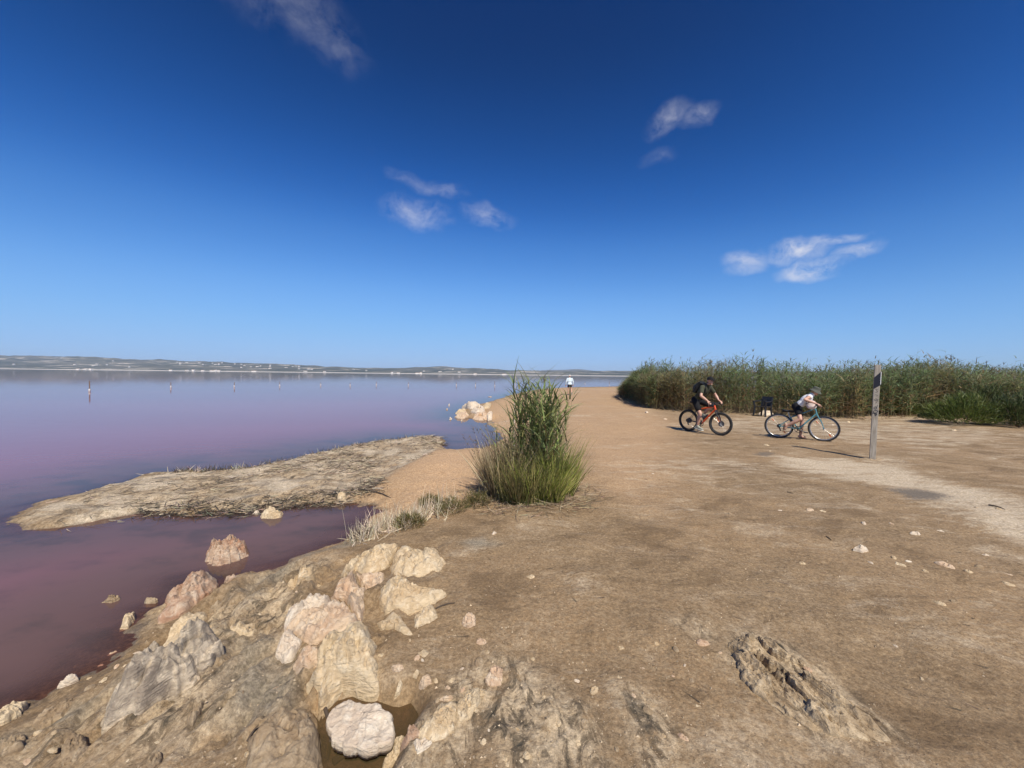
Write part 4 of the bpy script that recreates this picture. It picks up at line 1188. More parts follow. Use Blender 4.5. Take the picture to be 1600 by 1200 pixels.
def bush_leaves(c, rad, n, cols, L=(.10, .24), W=.012, seed=0, low=.1):
    """leafy sprays through a dome-shaped crown with an uneven outline"""
    u = rng.normal(size=(n, 3)); u[:, 2] = np.abs(u[:, 2]) + low
    u /= np.linalg.norm(u, axis=1, keepdims=True)
    lump = 1 + .28 * fbm(u[:, 0] * 2.2 + seed, u[:, 1] * 2.2, u[:, 2] * 2.2 + seed, 3)
    r = (.35 + .65 * rng.random(n) ** .45) * lump
    P = np.asarray(c) + u * r[:, None] * np.asarray(rad)
    D = u * np.array([.8, .8, .5]) + rng.normal(0, .35, (n, 3)) + np.array([0, 0, .55])
    pick = rng.integers(0, len(cols), n)
    C = np.asarray(cols, float)[pick] * (1 + rng.normal(0, .2, (n, 1)))
    return ribbons(P, D, rng.uniform(L[0], L[1], n), np.full(n, W), rng.normal(0, .15, (n, 3)), 2, np.clip(C, .01, .6), .6)


def shrub(name, px, py, w, hgt, dep, cols, label, n=2600, L=(.1, .26), W=.02):
    p = ground_at(px, py)
    cy = p[1] + dep * .5; cx = p[0] * cy / p[1]
    z = gz(cx, cy)
    root = empty(name, (cx, cy, z)); o3 = (cx, cy, z)
    fol = blade_obj('foliage', [bush_leaves((0, 0, .05), (w / 2, dep / 2, hgt), n, cols, L, W, px * .01)], M_SHRUB, root)
    wm = plain('woody_stem', (.12, .085, .055), .9)
    for k in range(8):
        a = rng.uniform(0, 6.28); e = np.array([math.cos(a) * w * .33, math.sin(a) * dep * .33, hgt * rng.uniform(.4, .75)])
        MB().tube([(0, 0, -.03), e * .5 + rng.normal(0, .03, 3), e], [.02, .012, .005], 5).build('stem', wm, root)
    tag(root, label, 'shrub', 'low green shrubs in front of the reeds')


GS = [(.10, .14, .028), (.135, .175, .038), (.07, .10, .024), (.16, .17, .055)]
GD = [(.06, .085, .026), (.085, .12, .034), (.045, .062, .02), (.12, .12, .05)]
shrub('green_shrub', 1412, 651, 2.2, .72, 1.4, GS, 'low bright green shrub just beyond the wooden post', 3200)
shrub('green_shrub', 1446, 652, 1.4, .66, 1.2, [(.10, .10, .04), (.14, .11, .06), (.07, .08, .03)], 'brownish low shrub between the bright green one and the big dark one', 1800)
shrub('green_shrub', 1500, 668, 2.3, .95, 1.9, GS, 'broad dark green shrub spilling onto the bare ground', 5200)
shrub('green_shrub', 1536, 658, 1.9, 1.38, 1.8, GD, 'tall rounded green shrub rising in front of the reeds', 4200)
shrub('green_shrub', 1590, 672, 2.2, 1.05, 1.9, GD, 'darkest green shrub with brown tips past the broad one', 4600)
shrub('green_shrub', 1650, 672, 2.6, 1.15, 2.0, GD, 'dark green shrub beyond the one with brown tips', 3800)


# ------------------------------------------------------------------ the tussock by the pond
def tussock():
    # cane reeds growing at the back
    n = 120
    x = rng.normal(.40, .21, n); y = rng.normal(5.72, .20, n)
    B = np.c_[x, y, height(x, y)]
    H = np.clip(rng.normal(1.42, .24, n), .75, 1.80) * np.clip(1.12 - np.abs(x - .32) * .75, .5, 1)
    root = empty('cane_reeds', (.4, 5.8, gz(.4, 5.8))); o3 = root.location
    ps, pl, pp = reed_plants(B, H, (.22, .26, .10), 11, .40, .026, .010, .16, .32, .06, 4, (.85, 1.35), (.0, .45))
    blade_obj('stem', ps + pp, M_REED, root, o3); blade_obj('foliage', pl, M_REED, root, o3)
    tag(root, 'tall leafy green cane reeds growing out of the back of the rush clump', 'reeds')

    def clump(name, cx, cy, rx, ry, n, h, cols, label, spread=.38, tip=None, w=.0062, cat='rushes', bendz=-.08):
        nt_ = 22                                             # separate tufts, each with its own lean, height and tint
        ta = rng.uniform(0, 6.28, nt_); tr = np.sqrt(rng.random(nt_))
        th = rng.uniform(.62, 1.12, nt_); tl = rng.normal(0, .13, (nt_, 2))
        ti = rng.integers(0, nt_, n)
        a = ta[ti] + rng.normal(0, .25, n); r = np.clip(tr[ti] + rng.normal(0, .10, n), 0, 1.1)
        px_, py_ = cx + np.cos(a) * r * rx, cy + np.sin(a) * r * ry
        D = np.c_[np.cos(a) * r * spread + rng.normal(0, .13, n) + tl[ti, 0], np.sin(a) * r * spread + rng.normal(0, .13, n) + tl[ti, 1], np.ones(n)]
        L = h * rng.uniform(.38, 1.08, n) * th[ti] * (1.08 - .22 * r)
        tint = rng.uniform(.6, 1.3, nt_)[ti][:, None]
        pick = rng.integers(0, len(cols), n)
        C = np.clip(np.asarray(cols, float)[pick] * (1 + rng.normal(0, .28, (n, 1))) * tint, .012, .7)
        bend = np.c_[np.cos(a) * .14 + rng.normal(0, .07, n), np.sin(a) * .14 + rng.normal(0, .07, n), np.full(n, bendz)]
        tc = None if tip is None else np.clip((np.asarray(tip) * .6 + C * .7) * (1 + rng.normal(0, .2, (n, 1))) * tint, .01, .7)
        z = gz(cx, cy)
        rt = empty(name, (cx, cy, z))
        v, f, c = ribbons(np.c_[px_, py_, height(px_, py_) - .02], D, L, np.full(n, w), bend, 5, C, .4, tipc=tc)
        blade_obj('stem', [(v, f, c)], M_RUSH, rt, (cx, cy, z))
        tag(rt, label, cat)
        return rt
    g1 = [(.10, .125, .022), (.15, .175, .032), (.055, .075, .018), (.20, .20, .05), (.30, .23, .11), (.12, .15, .03), (.38, .30, .16), (.03, .035, .012)]
    g2 = [(.06, .08, .02), (.11, .13, .03), (.035, .045, .014), (.17, .14, .06), (.28, .21, .11)]
    br = [(.10, .068, .036), (.19, .135, .07), (.055, .04, .024), (.34, .26, .155), (.42, .34, .22), (.06, .07, .022)]
    clump('rush_clump', .40, 5.18, .27, .22, 850, .72, g1, 'bright green wiry rushes forming the front of the big clump', .20, (.26, .28, .06), .0105)
    clump('rush_clump', .60, 5.5, .26, .26, 1000, 1.0, g1, 'yellow green rushes bulging over the path side of the big clump', .14, (.25, .28, .065), .0105)
    clump('rush_clump', .10, 5.12, .22, .20, 600, .70, g2, 'dark green and straw rushes at the pond side foot of the big clump', .18, (.24, .20, .08), .0095)
    clump('rush_clump', -.08, 5.42, .24, .26, 900, .96, br, 'brown and straw coloured rushes on the lake side of the big clump', .18, (.36, .28, .16), .0095)
    clump('rush_clump', .16, 5.6, .30, .26, 700, 1.12, br + [(.14, .16, .05)] * 2, 'upright half dry rushes between the brown rushes and the cane reeds', .13, (.38, .31, .17), .0095)
    # sparse tall dry stalks with seed heads leaning towards the lake
    n = 22
    x = rng.uniform(-.38, .05, n); y = rng.uniform(5.2, 5.9, n)
    D = np.c_[rng.normal(-.22, .14, n), rng.normal(0, .1, n), np.ones(n)]
    L = rng.uniform(.7, 1.15, n); bd = np.c_[rng.normal(-.08, .08, n), rng.normal(0, .05, n), np.full(n, -.05)]
    B = np.c_[x, y, height(x, y)]
    parts = [ribbons(B, D, L, np.full(n, .006), bd, 6, jit((.33, .25, .14), n), .3)]
    Dn = D / np.linalg.norm(D, axis=1, keepdims=True)
    for k in range(7):
        t = rng.uniform(.8, 1, n)[:, None]
        p = B + Dn * L[:, None] * t + bd * L[:, None] * t * t
        parts.append(ribbons(p, rng.normal(0, 1, (n, 3)) + np.array([-.3, 0, .6]), np.full(n, .05), np.full(n, .012), np.zeros((n, 3)), 1, jit((.13, .095, .06), n), .5))
    rt = empty('seed_stalks', (-.2, 5.6, gz(-.2, 5.6)))
    blade_obj('stem', parts, M_DRY, rt, rt.location)
    tag(rt, 'thin straw stalks with dark seed heads leaning from the clump over the water', 'stalks')
    # one bleached tall stalk with a split top
    p = ground_at(803, 700)
    rt = empty('bleached_stalk', p)
    top = 1.72 - p[2]
    mb = MB().tube([(0, 0, -.02), (.0, 0, top * .6), (.02, .0, top * .96)], [.009, .008, .006], 6)
    mb.tube([(.02, 0, top * .94), (-.02, 0, top * 1.0)], [.005, .002], 5).tube([(.02, 0, top * .95), (.05, 0, top * 1.04)], [.005, .002], 5)
    mb.build('stalk', plain('bleached_wood', (.5, .44, .36), .9), rt)
    tag(rt, 'single bleached tall stalk with a forked tip behind the rushes', 'stalk')
    # white dead stems at the pond corner
    n = 900
    q = rng.random(n)
    pxs = 552 + 160 * q + rng.normal(0, 8, n); pys = 846 - 46 * q + rng.normal(0, 7, n)
    B = np.array([at(a, b, -.11) for a, b in zip(pxs, pys)])
    B[:, 2] = height(B[:, 0], B[:, 1])
    a = rng.uniform(0, 6.28, n); el = rng.uniform(.0, 1.0, n)
    D = np.c_[np.cos(a) * (1.1 - el), np.sin(a) * (1.1 - el), .25 + el]
    up = rng.random(n)
    L = np.where(up > .90, rng.uniform(.22, .36, n), rng.uniform(.06, .22, n))
    D[up > .90] = np.c_[rng.normal(0, .15, n), rng.normal(0, .15, n), np.ones(n)][up > .90]
    c0 = gz(B[:, 0].mean(), B[:, 1].mean())
    rt = empty('dead_stems', (B[:, 0].mean(), B[:, 1].mean(), c0))
    blade_obj('stem', [ribbons(B, D, L, rng.uniform(.004, .009, n), rng.normal(0, .12, (n, 3)), 3, jit((.58, .49, .36), n, .25, .04), .35)], M_DRY, rt, rt.location)
    tag(rt, 'bleached white dead plant stems bristling at the corner of the pond', 'dead plant')
    n = 160
    pxs = 548 + 30 * rng.random(n); pys = 846 + 5 * rng.normal(size=n)
    B = np.array([at(a, b, -.16) for a, b in zip(pxs, pys)]); B[:, 2] = height(B[:, 0], B[:, 1])
    rt = empty('dark_stems', tuple(B.mean(0)))
    blade_obj('stem', [ribbons(B, np.c_[rng.normal(-.3, .4, n), rng.normal(0, .4, n), np.ones(n)], rng.uniform(.05, .16, n), np.full(n, .006), np.zeros((n, 3)), 2, jit((.10, .07, .05), n), .4)], M_DRY, rt, rt.location)
    tag(rt, 'dark rotten stem stubble at the water end of the white dead stems', 'dead plant')
    for (px, py, w, h_, lab) in ((640, 822, .34, .13, 'small olive green saltwort among the white dead stems'), (706, 800, .40, .15, 'olive saltwort cushion between the dead stems and the big clump'),
                                 (745, 790, .34, .17, 'yellowish green saltwort at the foot of the brown rushes'), (672, 790, .3, .12, 'saltwort tuft behind the white dead stems')):
        p = ground_at(px, py)
        rt = empty('saltwort', p)
        blade_obj('foliage', [bush_leaves((0, 0, 0), (w / 2, w / 2, h_), 700, [(.12, .115, .035), (.17, .15, .05), (.09, .09, .03), (.24, .17, .08)], (.03, .08), .006, px)], M_SHRUB, rt)
        tag(rt, lab, 'plant', 'saltwort cushions by the pond')


tussock()


def litter():
    """broken dry reed on the spit and round the clump: far too many pieces to count"""
    n = 8000
    x = rng.uniform(-7.5, 0, n * 6); y = rng.uniform(4.4, 12.2, n * 6)
    sdp = poly_sdf(SPIT, x, y)
    den = smooth(-.1, .45, fbm(x * 1.3, y * 1.1, 21., 4) + .12) * np.interp(x, [-7, -5, -3.6, -2, -1], [.02, .12, .8, 1, .8])
    k = (sdp > -.06) & (rng.random(n * 6) < den)
    x, y = x[k][:n], y[k][:n]
    m = len(x)
    z = np.maximum(height(x, y), WATER_Z) + .012
    a = rng.normal(.25, .7, m) + np.where(rng.random(m) < .4, rng.uniform(0, 3.1, m), 0)
    pal = np.where((rng.random(m) < .55)[:, None], jit((.50, .41, .30), m, .28, .04), jit((.11, .082, .058), m, .3))
    parts = [ribbons(np.c_[x, y, z], np.c_[np.cos(a), np.sin(a), rng.normal(.03, .10, m)], rng.uniform(.05, .26, m), rng.uniform(.004, .010, m), rng.normal(0, .06, (m, 3)), 2, pal, .25)]
    tag(blade_obj('reed_litter', parts, M_DRY), 'matted broken reed litter covering the low spit', 'litter', kind='stuff')
    # dark tufts along the lake side crest of the spit
    n = 420
    q = rng.random(n)
    pxs = np.interp(q, [0, .25, .45, .62, .8, 1], [270, 330, 380, 500, 590, 640]); pys = np.interp(pxs, [270, 360, 400, 500, 560, 600, 640], [738, 735, 729, 708, 697, 690, 685])
    B = np.array([at(a, b, -.16) for a, b in zip(pxs + rng.normal(0, 4, n), pys + 2 + rng.normal(0, 1.2, n))])
    B[:, 2] = np.maximum(height(B[:, 0], B[:, 1]), WATER_Z)
    tag(blade_obj('crest_stubble', [ribbons(B, np.c_[rng.normal(0, .6, n), rng.normal(0, .6, n), np.ones(n)], rng.uniform(.04, .16, n), np.full(n, .012), np.zeros((n, 3)), 2,
        np.where((rng.random(n) < .6)[:, None], jit((.09, .075, .06), n), jit((.4, .34, .26), n)), .4)], M_DRY), 'dark stubble lining the lake side of the spit', 'stubble', kind='stuff')
    # black rotting reed along the pond side of the spit
    n = 1500
    q = rng.random(n) ** .8
    pxs = 215 + 385 * q; pys = np.interp(pxs, [215, 290, 330, 380, 440, 500, 560, 600], [800, 803, 800, 799, 791, 786, 778, 768])
    B = np.array([at(a, b, WATER_Z) for a, b in zip(pxs + rng.normal(0, 5, n), pys + rng.normal(0, 4.5, n))])
    B[:, 2] = np.maximum(height(B[:, 0], B[:, 1]), WATER_Z) + .006
    a = rng.uniform(0, 6.28, n)
    tag(blade_obj('rotten_reed', [ribbons(B, np.c_[np.cos(a), np.sin(a), rng.uniform(0, .35, n)], rng.uniform(.04, .2, n), np.full(n, .009), rng.normal(0, .1, (n, 3)), 2,
        np.where((rng.random(n) < .72)[:, None], jit((.055, .045, .036), n), jit((.36, .29, .21), n)), .4)], M_DRY), 'black rotting reed scraps along the pond side of the spit', 'litter', kind='stuff')
    # straw round the foot of the clump
    n = 1500
    a = rng.uniform(0, 6.28, n); r = .45 + .5 * rng.random(n) ** 1.5
    x, y = .28 + np.cos(a) * r * 1.1, 5.45 + np.sin(a) * r
    k = rng.random(n) < np.where(x < .2, 1, .55)
    x, y = x[k], y[k]; m = len(x)
    a2 = rng.uniform(0, 6.28, m)
    parts = [ribbons(np.c_[x, y, height(x, y) + .01], np.c_[np.cos(a2), np.sin(a2), rng.uniform(0, .3, m)], rng.uniform(.06, .34, m), np.full(m, .006), rng.normal(0, .1, (m, 3)), 2,
             np.where((rng.random(m) < .6)[:, None], jit((.34, .27, .18), m, .3), jit((.10, .075, .05), m)), .3)]
    n = 240
    x = rng.uniform(-.3, 6, n); y = rng.uniform(1.6, 8, n); a2 = rng.normal(2.6, .6, n)
    parts.append(ribbons(np.c_[x, y, height(x, y) + .006], np.c_[np.cos(a2), np.sin(a2), np.full(n, .02)], rng.uniform(.02, .10, n), np.full(n, .004), rng.normal(0, .1, (n, 3)), 2, jit((.09, .065, .045), n), .3))
    tag(blade_obj('straw_litter', parts, M_DRY), 'loose straw and twigs strewn round the rush clump and the path', 'litter', kind='stuff')


litter()


def sticks():
    m = plain('dark_twig', (.075, .052, .036), .85, bump=.002)
    w = plain('grey_driftwood', (.33, .27, .20), .9, bump=.003)
    for (a, b, r, mat, lab) in (((560, 765), (612, 780), .013, m, 'thin dark branch lying across the sandy end of the pond'), ((681, 952), (711, 943), .006, m, 'thin dark twig resting on the angular cream rock'),
                                ((1545, 790), (1570, 797), .010, m, 'dark stick lying on the pale salt patch'), ((520, 1196), (610, 1152), .016, m, 'wet black branch lying in the puddle'),
                                ((508, 1110), (512, 1190), .010, m, 'thin wet root along the ledge side of the puddle'), ((386, 1160), (404, 1134), .005, m, 'curved dark twig on the muddy ledge'),
                                ((1230, 769), (1240, 772.5), .006, m, 'short dark stick in the middle of the brown path'), ((1291, 839), (1299, 845), .005, m, 'short dark twig pointing at the flat cream stone'),
                                ((582, 765), (600, 767), .015, w, 'pale driftwood stick on the sand by the litter')):
        p, q = ground_at(*a), ground_at(*b)
        c = (p + q) / 2
        d = q - p
        mid = np.array([-d[1], d[0], 0]) * .07
        o = MB().tube([p - c + (0, 0, r), (p - c) * .35 + mid * .8 + (0, 0, r * 1.6), (q - c) * .3 + mid + (0, 0, r * 1.5), q - c + (0, 0, r)], [r, r * .9, r * .75, r * .4], 7).build('stick', mat, None, tuple(c))
        tag(o, lab, 'stick')


sticks()
# ------------------------------------------------------------------ wooden marker post
def wood_mat():
    m, nt, b = new_mat('weathered_wood'); t = NT(nt)
    tc = t.n('TexCoord').outputs['Object']
    g = t.noise(t.scale(tc, (40, 40, 2.2)), 2.0, 6, .65); k = t.noise(tc, 4, 4)
    c = t.mix(t.map(g, .3, .7), (.23, .20, .16), (.46, .41, .34))
    c = t.mix(t.map(k, .5, .75, 0, .6), c, (.26, .20, .14))
    t.l(c, b.inputs['Base Color']); b.inputs['Roughness'].default_value = .9
    t.l(t.bump(g, .004), b.inputs['Normal'])
    return m


M_BLACK = plain('black_plastic', (.014, .014, .016), .45, var=.25)


def marker_post():
    p = ground_at(1363, 718)
    root = empty('marker_post', p, R(-38)); root.rotation_euler = (0, R(1.0), R(-38))
    H, w = 1.97, .095
    MB().box((0, 0, H / 2 - .1), (w, .095, H + .2)).build('post', wood_mat(), root, smooth_=False, bevel=.006)
    f = -.0475 - .003          # front face, facing -y of the post
    mb = MB()
    hw = w / 2 + .001
    zl, zr = (H - .50, H - .26), (H - .42, H - .143)
    mb.add([(-hw, f, zl[0]), (hw, f, zr[0]), (hw, f, zr[1]), (-hw, f, zl[1]), (-hw, f + .004, zl[0]), (hw, f + .004, zr[0]), (hw, f + .004, zr[1]), (-hw, f + .004, zl[1])],
           [(0, 1, 2, 3), (7, 6, 5, 4), (0, 4, 5, 1), (1, 5, 6, 2), (2, 6, 7, 3), (3, 7, 4, 0)])
    mb.build('band', plain('black_band', (.012, .012, .02), .5), root, smooth_=False)
    MB().box((hw + .006, -.02, H - .27), (.010, .07, .26)).build('reflector', plain('white_reflector', (.8, .8, .78), .35), root, smooth_=False)
    # hand-painted marks down the face, as far as they can be read
    ink = plain('faded_ink', (.035, .035, .045), .8)
    gl = [  # strokes in a unit box, x right, y up
        [[(.2, .95), (.75, .95), (.45, .6), (.8, .35), (.5, .05), (.15, .15)]],
        [[(.25, .95), (.7, .9), (.75, .7), (.55, .45)]],
        [[(.75, .75), (.5, .95), (.22, .75), (.35, .5), (.68, .55), (.75, .8), (.7, .3), (.5, -.05)]],
        [[(.2, .3), (.35, .05), (.62, .1), (.7, .5), (.5, .62), (.25, .5), (.2, .3)], [(.7, .5), (.85, .98)]],
        [[(.15, .35), (.75, .55), (.85, .85), (.55, 1), (.3, .8), (.25, .55), (.75, .3)], [(.45, .35), (.6, -.05)], [(.75, .32), (.6, -.02)]]]
    for (g, ztop, s, th) in zip(gl, (H - .50, H - .61, H - .69, H - .83, H - .93), (.07, .07, .095, .085, .115), (.003, .003, .0035, .005, .006)):
        mb = MB()
        for st in g: mb.tube([((x - .5) * s * .95, f + .002, ztop - s + y * s) for x, y in st], th, 5)
        mb.build('lettering', ink, root)
    tag(root, 'weathered square wooden post with a black diagonal band and painted marks', 'post')
    # crumbly mound at its foot
    O = [(p[0] + math.cos(a) * .22 * (1 + .3 * math.sin(3 * a)), p[1] + math.sin(a) * .14) for a in np.linspace(0, 6.28, 12)[:-1]]
    me, loc = rock_mesh('rubble_mound', O, .022, 77.7, nr=12, na=40, rough=1.0, base=p[2])
    tag(link('rubble_mound', me, M_TAN, None, loc), 'low pale rubble collar round the foot of the wooden post', 'rubble')


marker_post()


def armchair():
    p = ground_at(1194, 651)
    rt = empty('plastic_armchair', (p[0], p[1] + .1, p[2]), R(205))
    m = M_BLACK
    MB().box((0, 0, .42), (.44, .44, .03)).build('seat', m, rt, bevel=.012)
    # legs: front pair carries the arms, flared
    for sx, sy in ((.2, .23), (.2, -.23), (-.22, .2), (-.22, -.2)):
        x1, y1 = sx * 1.22, sy * 1.16
        MB().tube([(sx, sy, .43), (x1, y1, 0)], [.045, .034], 8).build('leg', m, rt)
    for s in (1, -1):
        MB().tube([(.2, s * .24, .40), (.225, s * .265, .64)], [.04, .04], 8).tube([(.27, s * .27, .65), (0, s * .285, .66), (-.24, s * .25, .68)], [.030, .036, .034], 8).build('armrest', m, rt)
    mb = MB()
    for k in range(5): mb.box((-.27 - .01 * abs(k - 2) * -1, (k - 2) * .085, .62), (.02, .072, .32), Matrix.Rotation(R(-10), 3, 'Y'))
    mb.box((-.305, 0, .80), (.024, .48, .15), Matrix.Rotation(R(-10), 3, 'Y'))
    mb.box((-.305 + .06, 0, .47), (.024, .44, .05), Matrix.Rotation(R(-10), 3, 'Y'))
    for s in (1, -1): mb.tube([(-.22, s * .22, .42), (-.30, s * .23, .82)], [.026, .022], 6)
    mb.build('backrest', m, rt, bevel=.004)
    tag(rt, 'black plastic garden armchair standing alone before the reeds', 'chair')


armchair()


def lake_posts():
    wood = plain('old_stake', (.20, .14, .10), .9); white = plain('white_float', (.52, .50, .47), .6)
    spots = [(140, 612, .95), (267, 606, .62), (366, 605, .62), (437, 603.5, .6), (501, 602.5, .5), (547, 603, .5), (588, 602, .6), (638, 602.5, .62), (713, 602.5, .6), (743, 603, .55), (773, 603.5, .8), (914, 600.5, .4), (952, 603, .85)]
    labs = {0: 'tallest dark and white marker stake standing out in the lake', 12: 'thin pale marker stake in the water past the sandy point'}
    for i, (px, py, h) in enumerate(spots):
        p = at(px, py, WATER_Z)
        rt = empty('lake_stake', p)
        r = .045
        MB().tube([(0, 0, -.4), (rng.normal(0, .02), 0, h)], [r, r * .8], 8).build('stake', wood, rt)
        MB().tube([(0, 0, .0), (0, 0, .05), (0, 0, .20), (0, 0, .25)], [r * 1.4, r * 1.8, r * 1.6, r * 1.0], 10).build('float', white, rt)
        tag(rt, labs.get(i, 'brown marker stake with a white float out in the lake'), 'stake', 'marker stakes in a line across the lake')


lake_posts()

# ------------------------------------------------------------------ bicycles
M_TYRE = plain('rubber', (.018, .018, .019), .8)
M_RIM = plain('black_rim', (.03, .03, .032), .35)
M_ALU = plain('alloy', (.55, .55, .55), .3, .9)
M_STEEL = plain('dark_steel', (.10, .10, .105), .4, .8)
M_GREY = M_GREY


def bicycle(name, label, loc, rz, wr, wb, frame_c, tyre_w, mtb, steer=0.):
    rt = empty(name, loc, rz)
    fm = plain(name + '_paint', frame_c, .3, var=.05)
    bbx, bbz = .44, .29 if mtb else .285
    head_t, head_b = np.array([wb - .20, 0, .86 if mtb else .90]), np.array([wb - .155, 0, .73 if mtb else .72])
    seat_t = np.array([.245, 0, .72 if mtb else .62])
    bb = np.array([bbx, 0, bbz])
    dk = M_STEEL
    t = .022 if mtb else .017
    MB().tube([head_t, head_b], t * 1.15, 10).tube([head_b + (-.005, 0, .02), bb], t * 1.2, 10).build('frame', fm, rt)
    top = MB().tube([head_t + (.0, 0, -.035), seat_t * .92 + bb * .08], t * .95, 10)
    top.build('top_tube', fm, rt)
    MB().tube([seat_t, bb], t * .95, 10).build('seat_tube', dk if mtb else fm, rt)
    for s in (1, -1):
        MB().tube([(0, s * .065, wr), bb + (-.03, s * .035, .01)], .010, 8).build('chain_stay', dk if mtb else fm, rt)
        MB().tube([(0, s * .065, wr), seat_t * .86 + bb * .14 + (0, s * .02, 0)], .008, 8).build('seat_stay', dk if mtb else fm, rt)
    MB().tube([seat_t - (.0, 0, .05), seat_t + (-.045, 0, .17 if mtb else .14)], .0145, 10).build('seat_post', dk if mtb else M_ALU, rt)
    sx = seat_t + (-.045, 0, .19 if mtb else .16)
    sd = MB()
    prof = [(-.13, .075), (-.10, .085), (-.04, .07), (.04, .035), (.10, .022), (.14, .014)]
    V = []; F = []
    for x, hw in prof:
        for k in range(9):
            a = math.pi * k / 8; V.append((sx[0] + x, math.cos(a) * hw, sx[2] + .012 * math.sin(a) + (.018 if x < -.09 else 0)))
        V.append((sx[0] + x, 0, sx[2] - .045))
    for i in range(len(prof) - 1):
        for k in range(10): F.append((i * 10 + k, (i + 1) * 10 + k, (i + 1) * 10 + (k + 1) % 10, i * 10 + (k + 1) % 10))
    F += [tuple(range(10))[::-1], tuple((len(prof) - 1) * 10 + k for k in range(10))]
    sd.add(V, F).build('saddle', M_BLACK, rt)
    # steering assembly turned about the head tube
    st = Matrix.Translation(Vector(head_b)) @ Matrix.Rotation(steer, 4, Vector(head_t - head_b)) @ Matrix.Translation(-Vector(head_b))
    S = lambda p: np.array(st @ Vector(p))
    fa = S((wb, 0, wr))
    fk = MB()
    for s in (1, -1):
        fk.tube([S(head_b + (.012, s * .055, -.03)), S((wb - .045, s * .058, wr + .16)), S((wb, s * .055, wr))], [.019 if mtb else .014, .017 if mtb else .012, .012 if mtb else .009], 8)
    fk.tube([S(head_b + (.012, .06, -.03)), S(head_b + (.012, -.06, -.03))], .018, 8).tube([S(head_b), S(head_b + (.012, 0, -.03))], .018, 8)
    fk.build('fork', M_BLACK if mtb else fm, rt)
    stem_top = head_t + (.05, 0, .06 if mtb else .07)
    hb = MB().tube([S(head_t), S(head_t + (-.008, 0, .045)), S(stem_top)], .016, 8)
    w_ = .33 if mtb else .29
    bar = [(-.03, w_, .025), (.0, .16, .02), (.0, .05, 0), (.0, -.05, 0), (.0, -.16, .02), (-.03, -w_, .025)]
    hb.tube([S(stem_top + np.array(b)) for b in bar], .0125, 8)
    h_o = hb.build('handlebar', M_BLACK, rt)
    for s in (1, -1):
        MB().tube([S(stem_top + (-.012, s * (w_ - .12), .022)), S(stem_top + (-.032, s * (w_ + .005), .026))], .017, 8).build('grip', M_TYRE, h_o)
        MB().tube([S(stem_top + (.02, s * (w_ - .13), .0)), S(stem_top + (.05, s * (w_ - .06), -.03)), S(stem_top + (.05, s * (w_ - .01), -.035))], [.008, .006, .005], 6).build('brake_lever', M_STEEL, h_o)
    MB().tube([S(stem_top + (.02, -.1, .0)), S(stem_top + (.10, -.05, -.05)), S(head_b + (.06, 0, .02)), S((wb - .05, .05, wr + .2))], .0035, 5).build('brake_cable', M_BLACK, rt)

    def wheel(c, ax, front):
        sp = MB()
        ax = np.asarray(ax, float); ax /= np.linalg.norm(ax)
        u = np.cross(ax, (0, 0, 1.0)); u /= np.linalg.norm(u); v = np.cross(ax, u)
        sp.tube([c - ax * .05, c - ax * .03, c + ax * .03, c + ax * .05], [.012, .022, .022, .012], 10)
        for k in range(28):
            a = 2 * math.pi * k / 28; d = math.cos(a) * u + math.sin(a) * v; s = 1 if k % 2 else -1
            a2 = a + (.5 if (k // 2) % 2 else -.5); d2 = math.cos(a2) * u + math.sin(a2) * v
            sp.tube([c + ax * s * .028 + d2 * .022, c + d * (wr - tyre_w * 1.1)], .0014, 4)
        w = sp.build('wheel', M_ALU, rt)
        MB().torus(c, ax, wr - tyre_w * .5, tyre_w * .52, 56, 10).build('tyre', M_TYRE, w)
        MB().torus(c, ax, wr - tyre_w * 1.25, .011, 56, 8, 1.1).build('rim', M_RIM if mtb else M_ALU, w)
        for k, a in enumerate((.9, 4.0)) if not mtb else ():
            d = math.cos(a) * u + math.sin(a) * v
            MB().box(c + d * wr * .62, (.075, .012, .028), Matrix((Vector(d), Vector(ax), Vector(np.cross(d, ax)))).transposed()).build('reflector', plain('orange_reflector', (.75, .16, .04), .3), w)
        if mtb: MB().disc(c + ax * .045, ax, .085, .004, 26).build('brake_disc', M_STEEL, w)
        return w
    axl = S((wb, 1, wr)) - S((wb, 0, wr))
    wheel(np.array([0, 0, wr]), (0, 1, 0), False)
    wheel(fa, axl, True)
    MB().disc((0, -.045, wr), (0, 1, 0), .052, .03, 22).build('cassette', M_BLACK, rt)
    MB().box((.02, -.06, wr - .07), (.035, .02, .09), Matrix.Rotation(R(-15), 3, 'Y')).disc((.035, -.06, wr - .115), (0, 1, 0), .022, .01, 12).build('derailleur', M_BLACK, rt, bevel=.004)
    ck = MB().torus((bbx, -.055, bbz), (0, 1, 0), .082, .007, 30, 6).disc((bbx, -.055, bbz), (0, 1, 0), .03, .03, 14)
    for a in (0.4, 1.66, 2.9, 4.2, 5.4): ck.tube([(bbx, -.055, bbz), (bbx + .08 * math.cos(a), -.055, bbz + .08 * math.sin(a))], .007, 5)
    ca = R(-86) if mtb else R(-20)
    cl = .17
    e1 = np.array([bbx + cl * math.cos(ca), -.075, bbz + cl * math.sin(ca)]); e2 = np.array([bbx - cl * math.cos(ca), .075, bbz - cl * math.sin(ca)])
    ck.tube([(bbx, -.075, bbz), e1], .011, 6).tube([(bbx, .075, bbz), e2], .011, 6).tube([(bbx, -.075, bbz), (bbx, .075, bbz)], .016, 8)
    ck.build('crankset', M_BLACK, rt)
    for e, s in ((e1, -1), (e2, 1)): MB().box(e + (0, s * .055, 0), (.09, .09, .022)).build('pedal', M_BLACK, rt, bevel=.004)
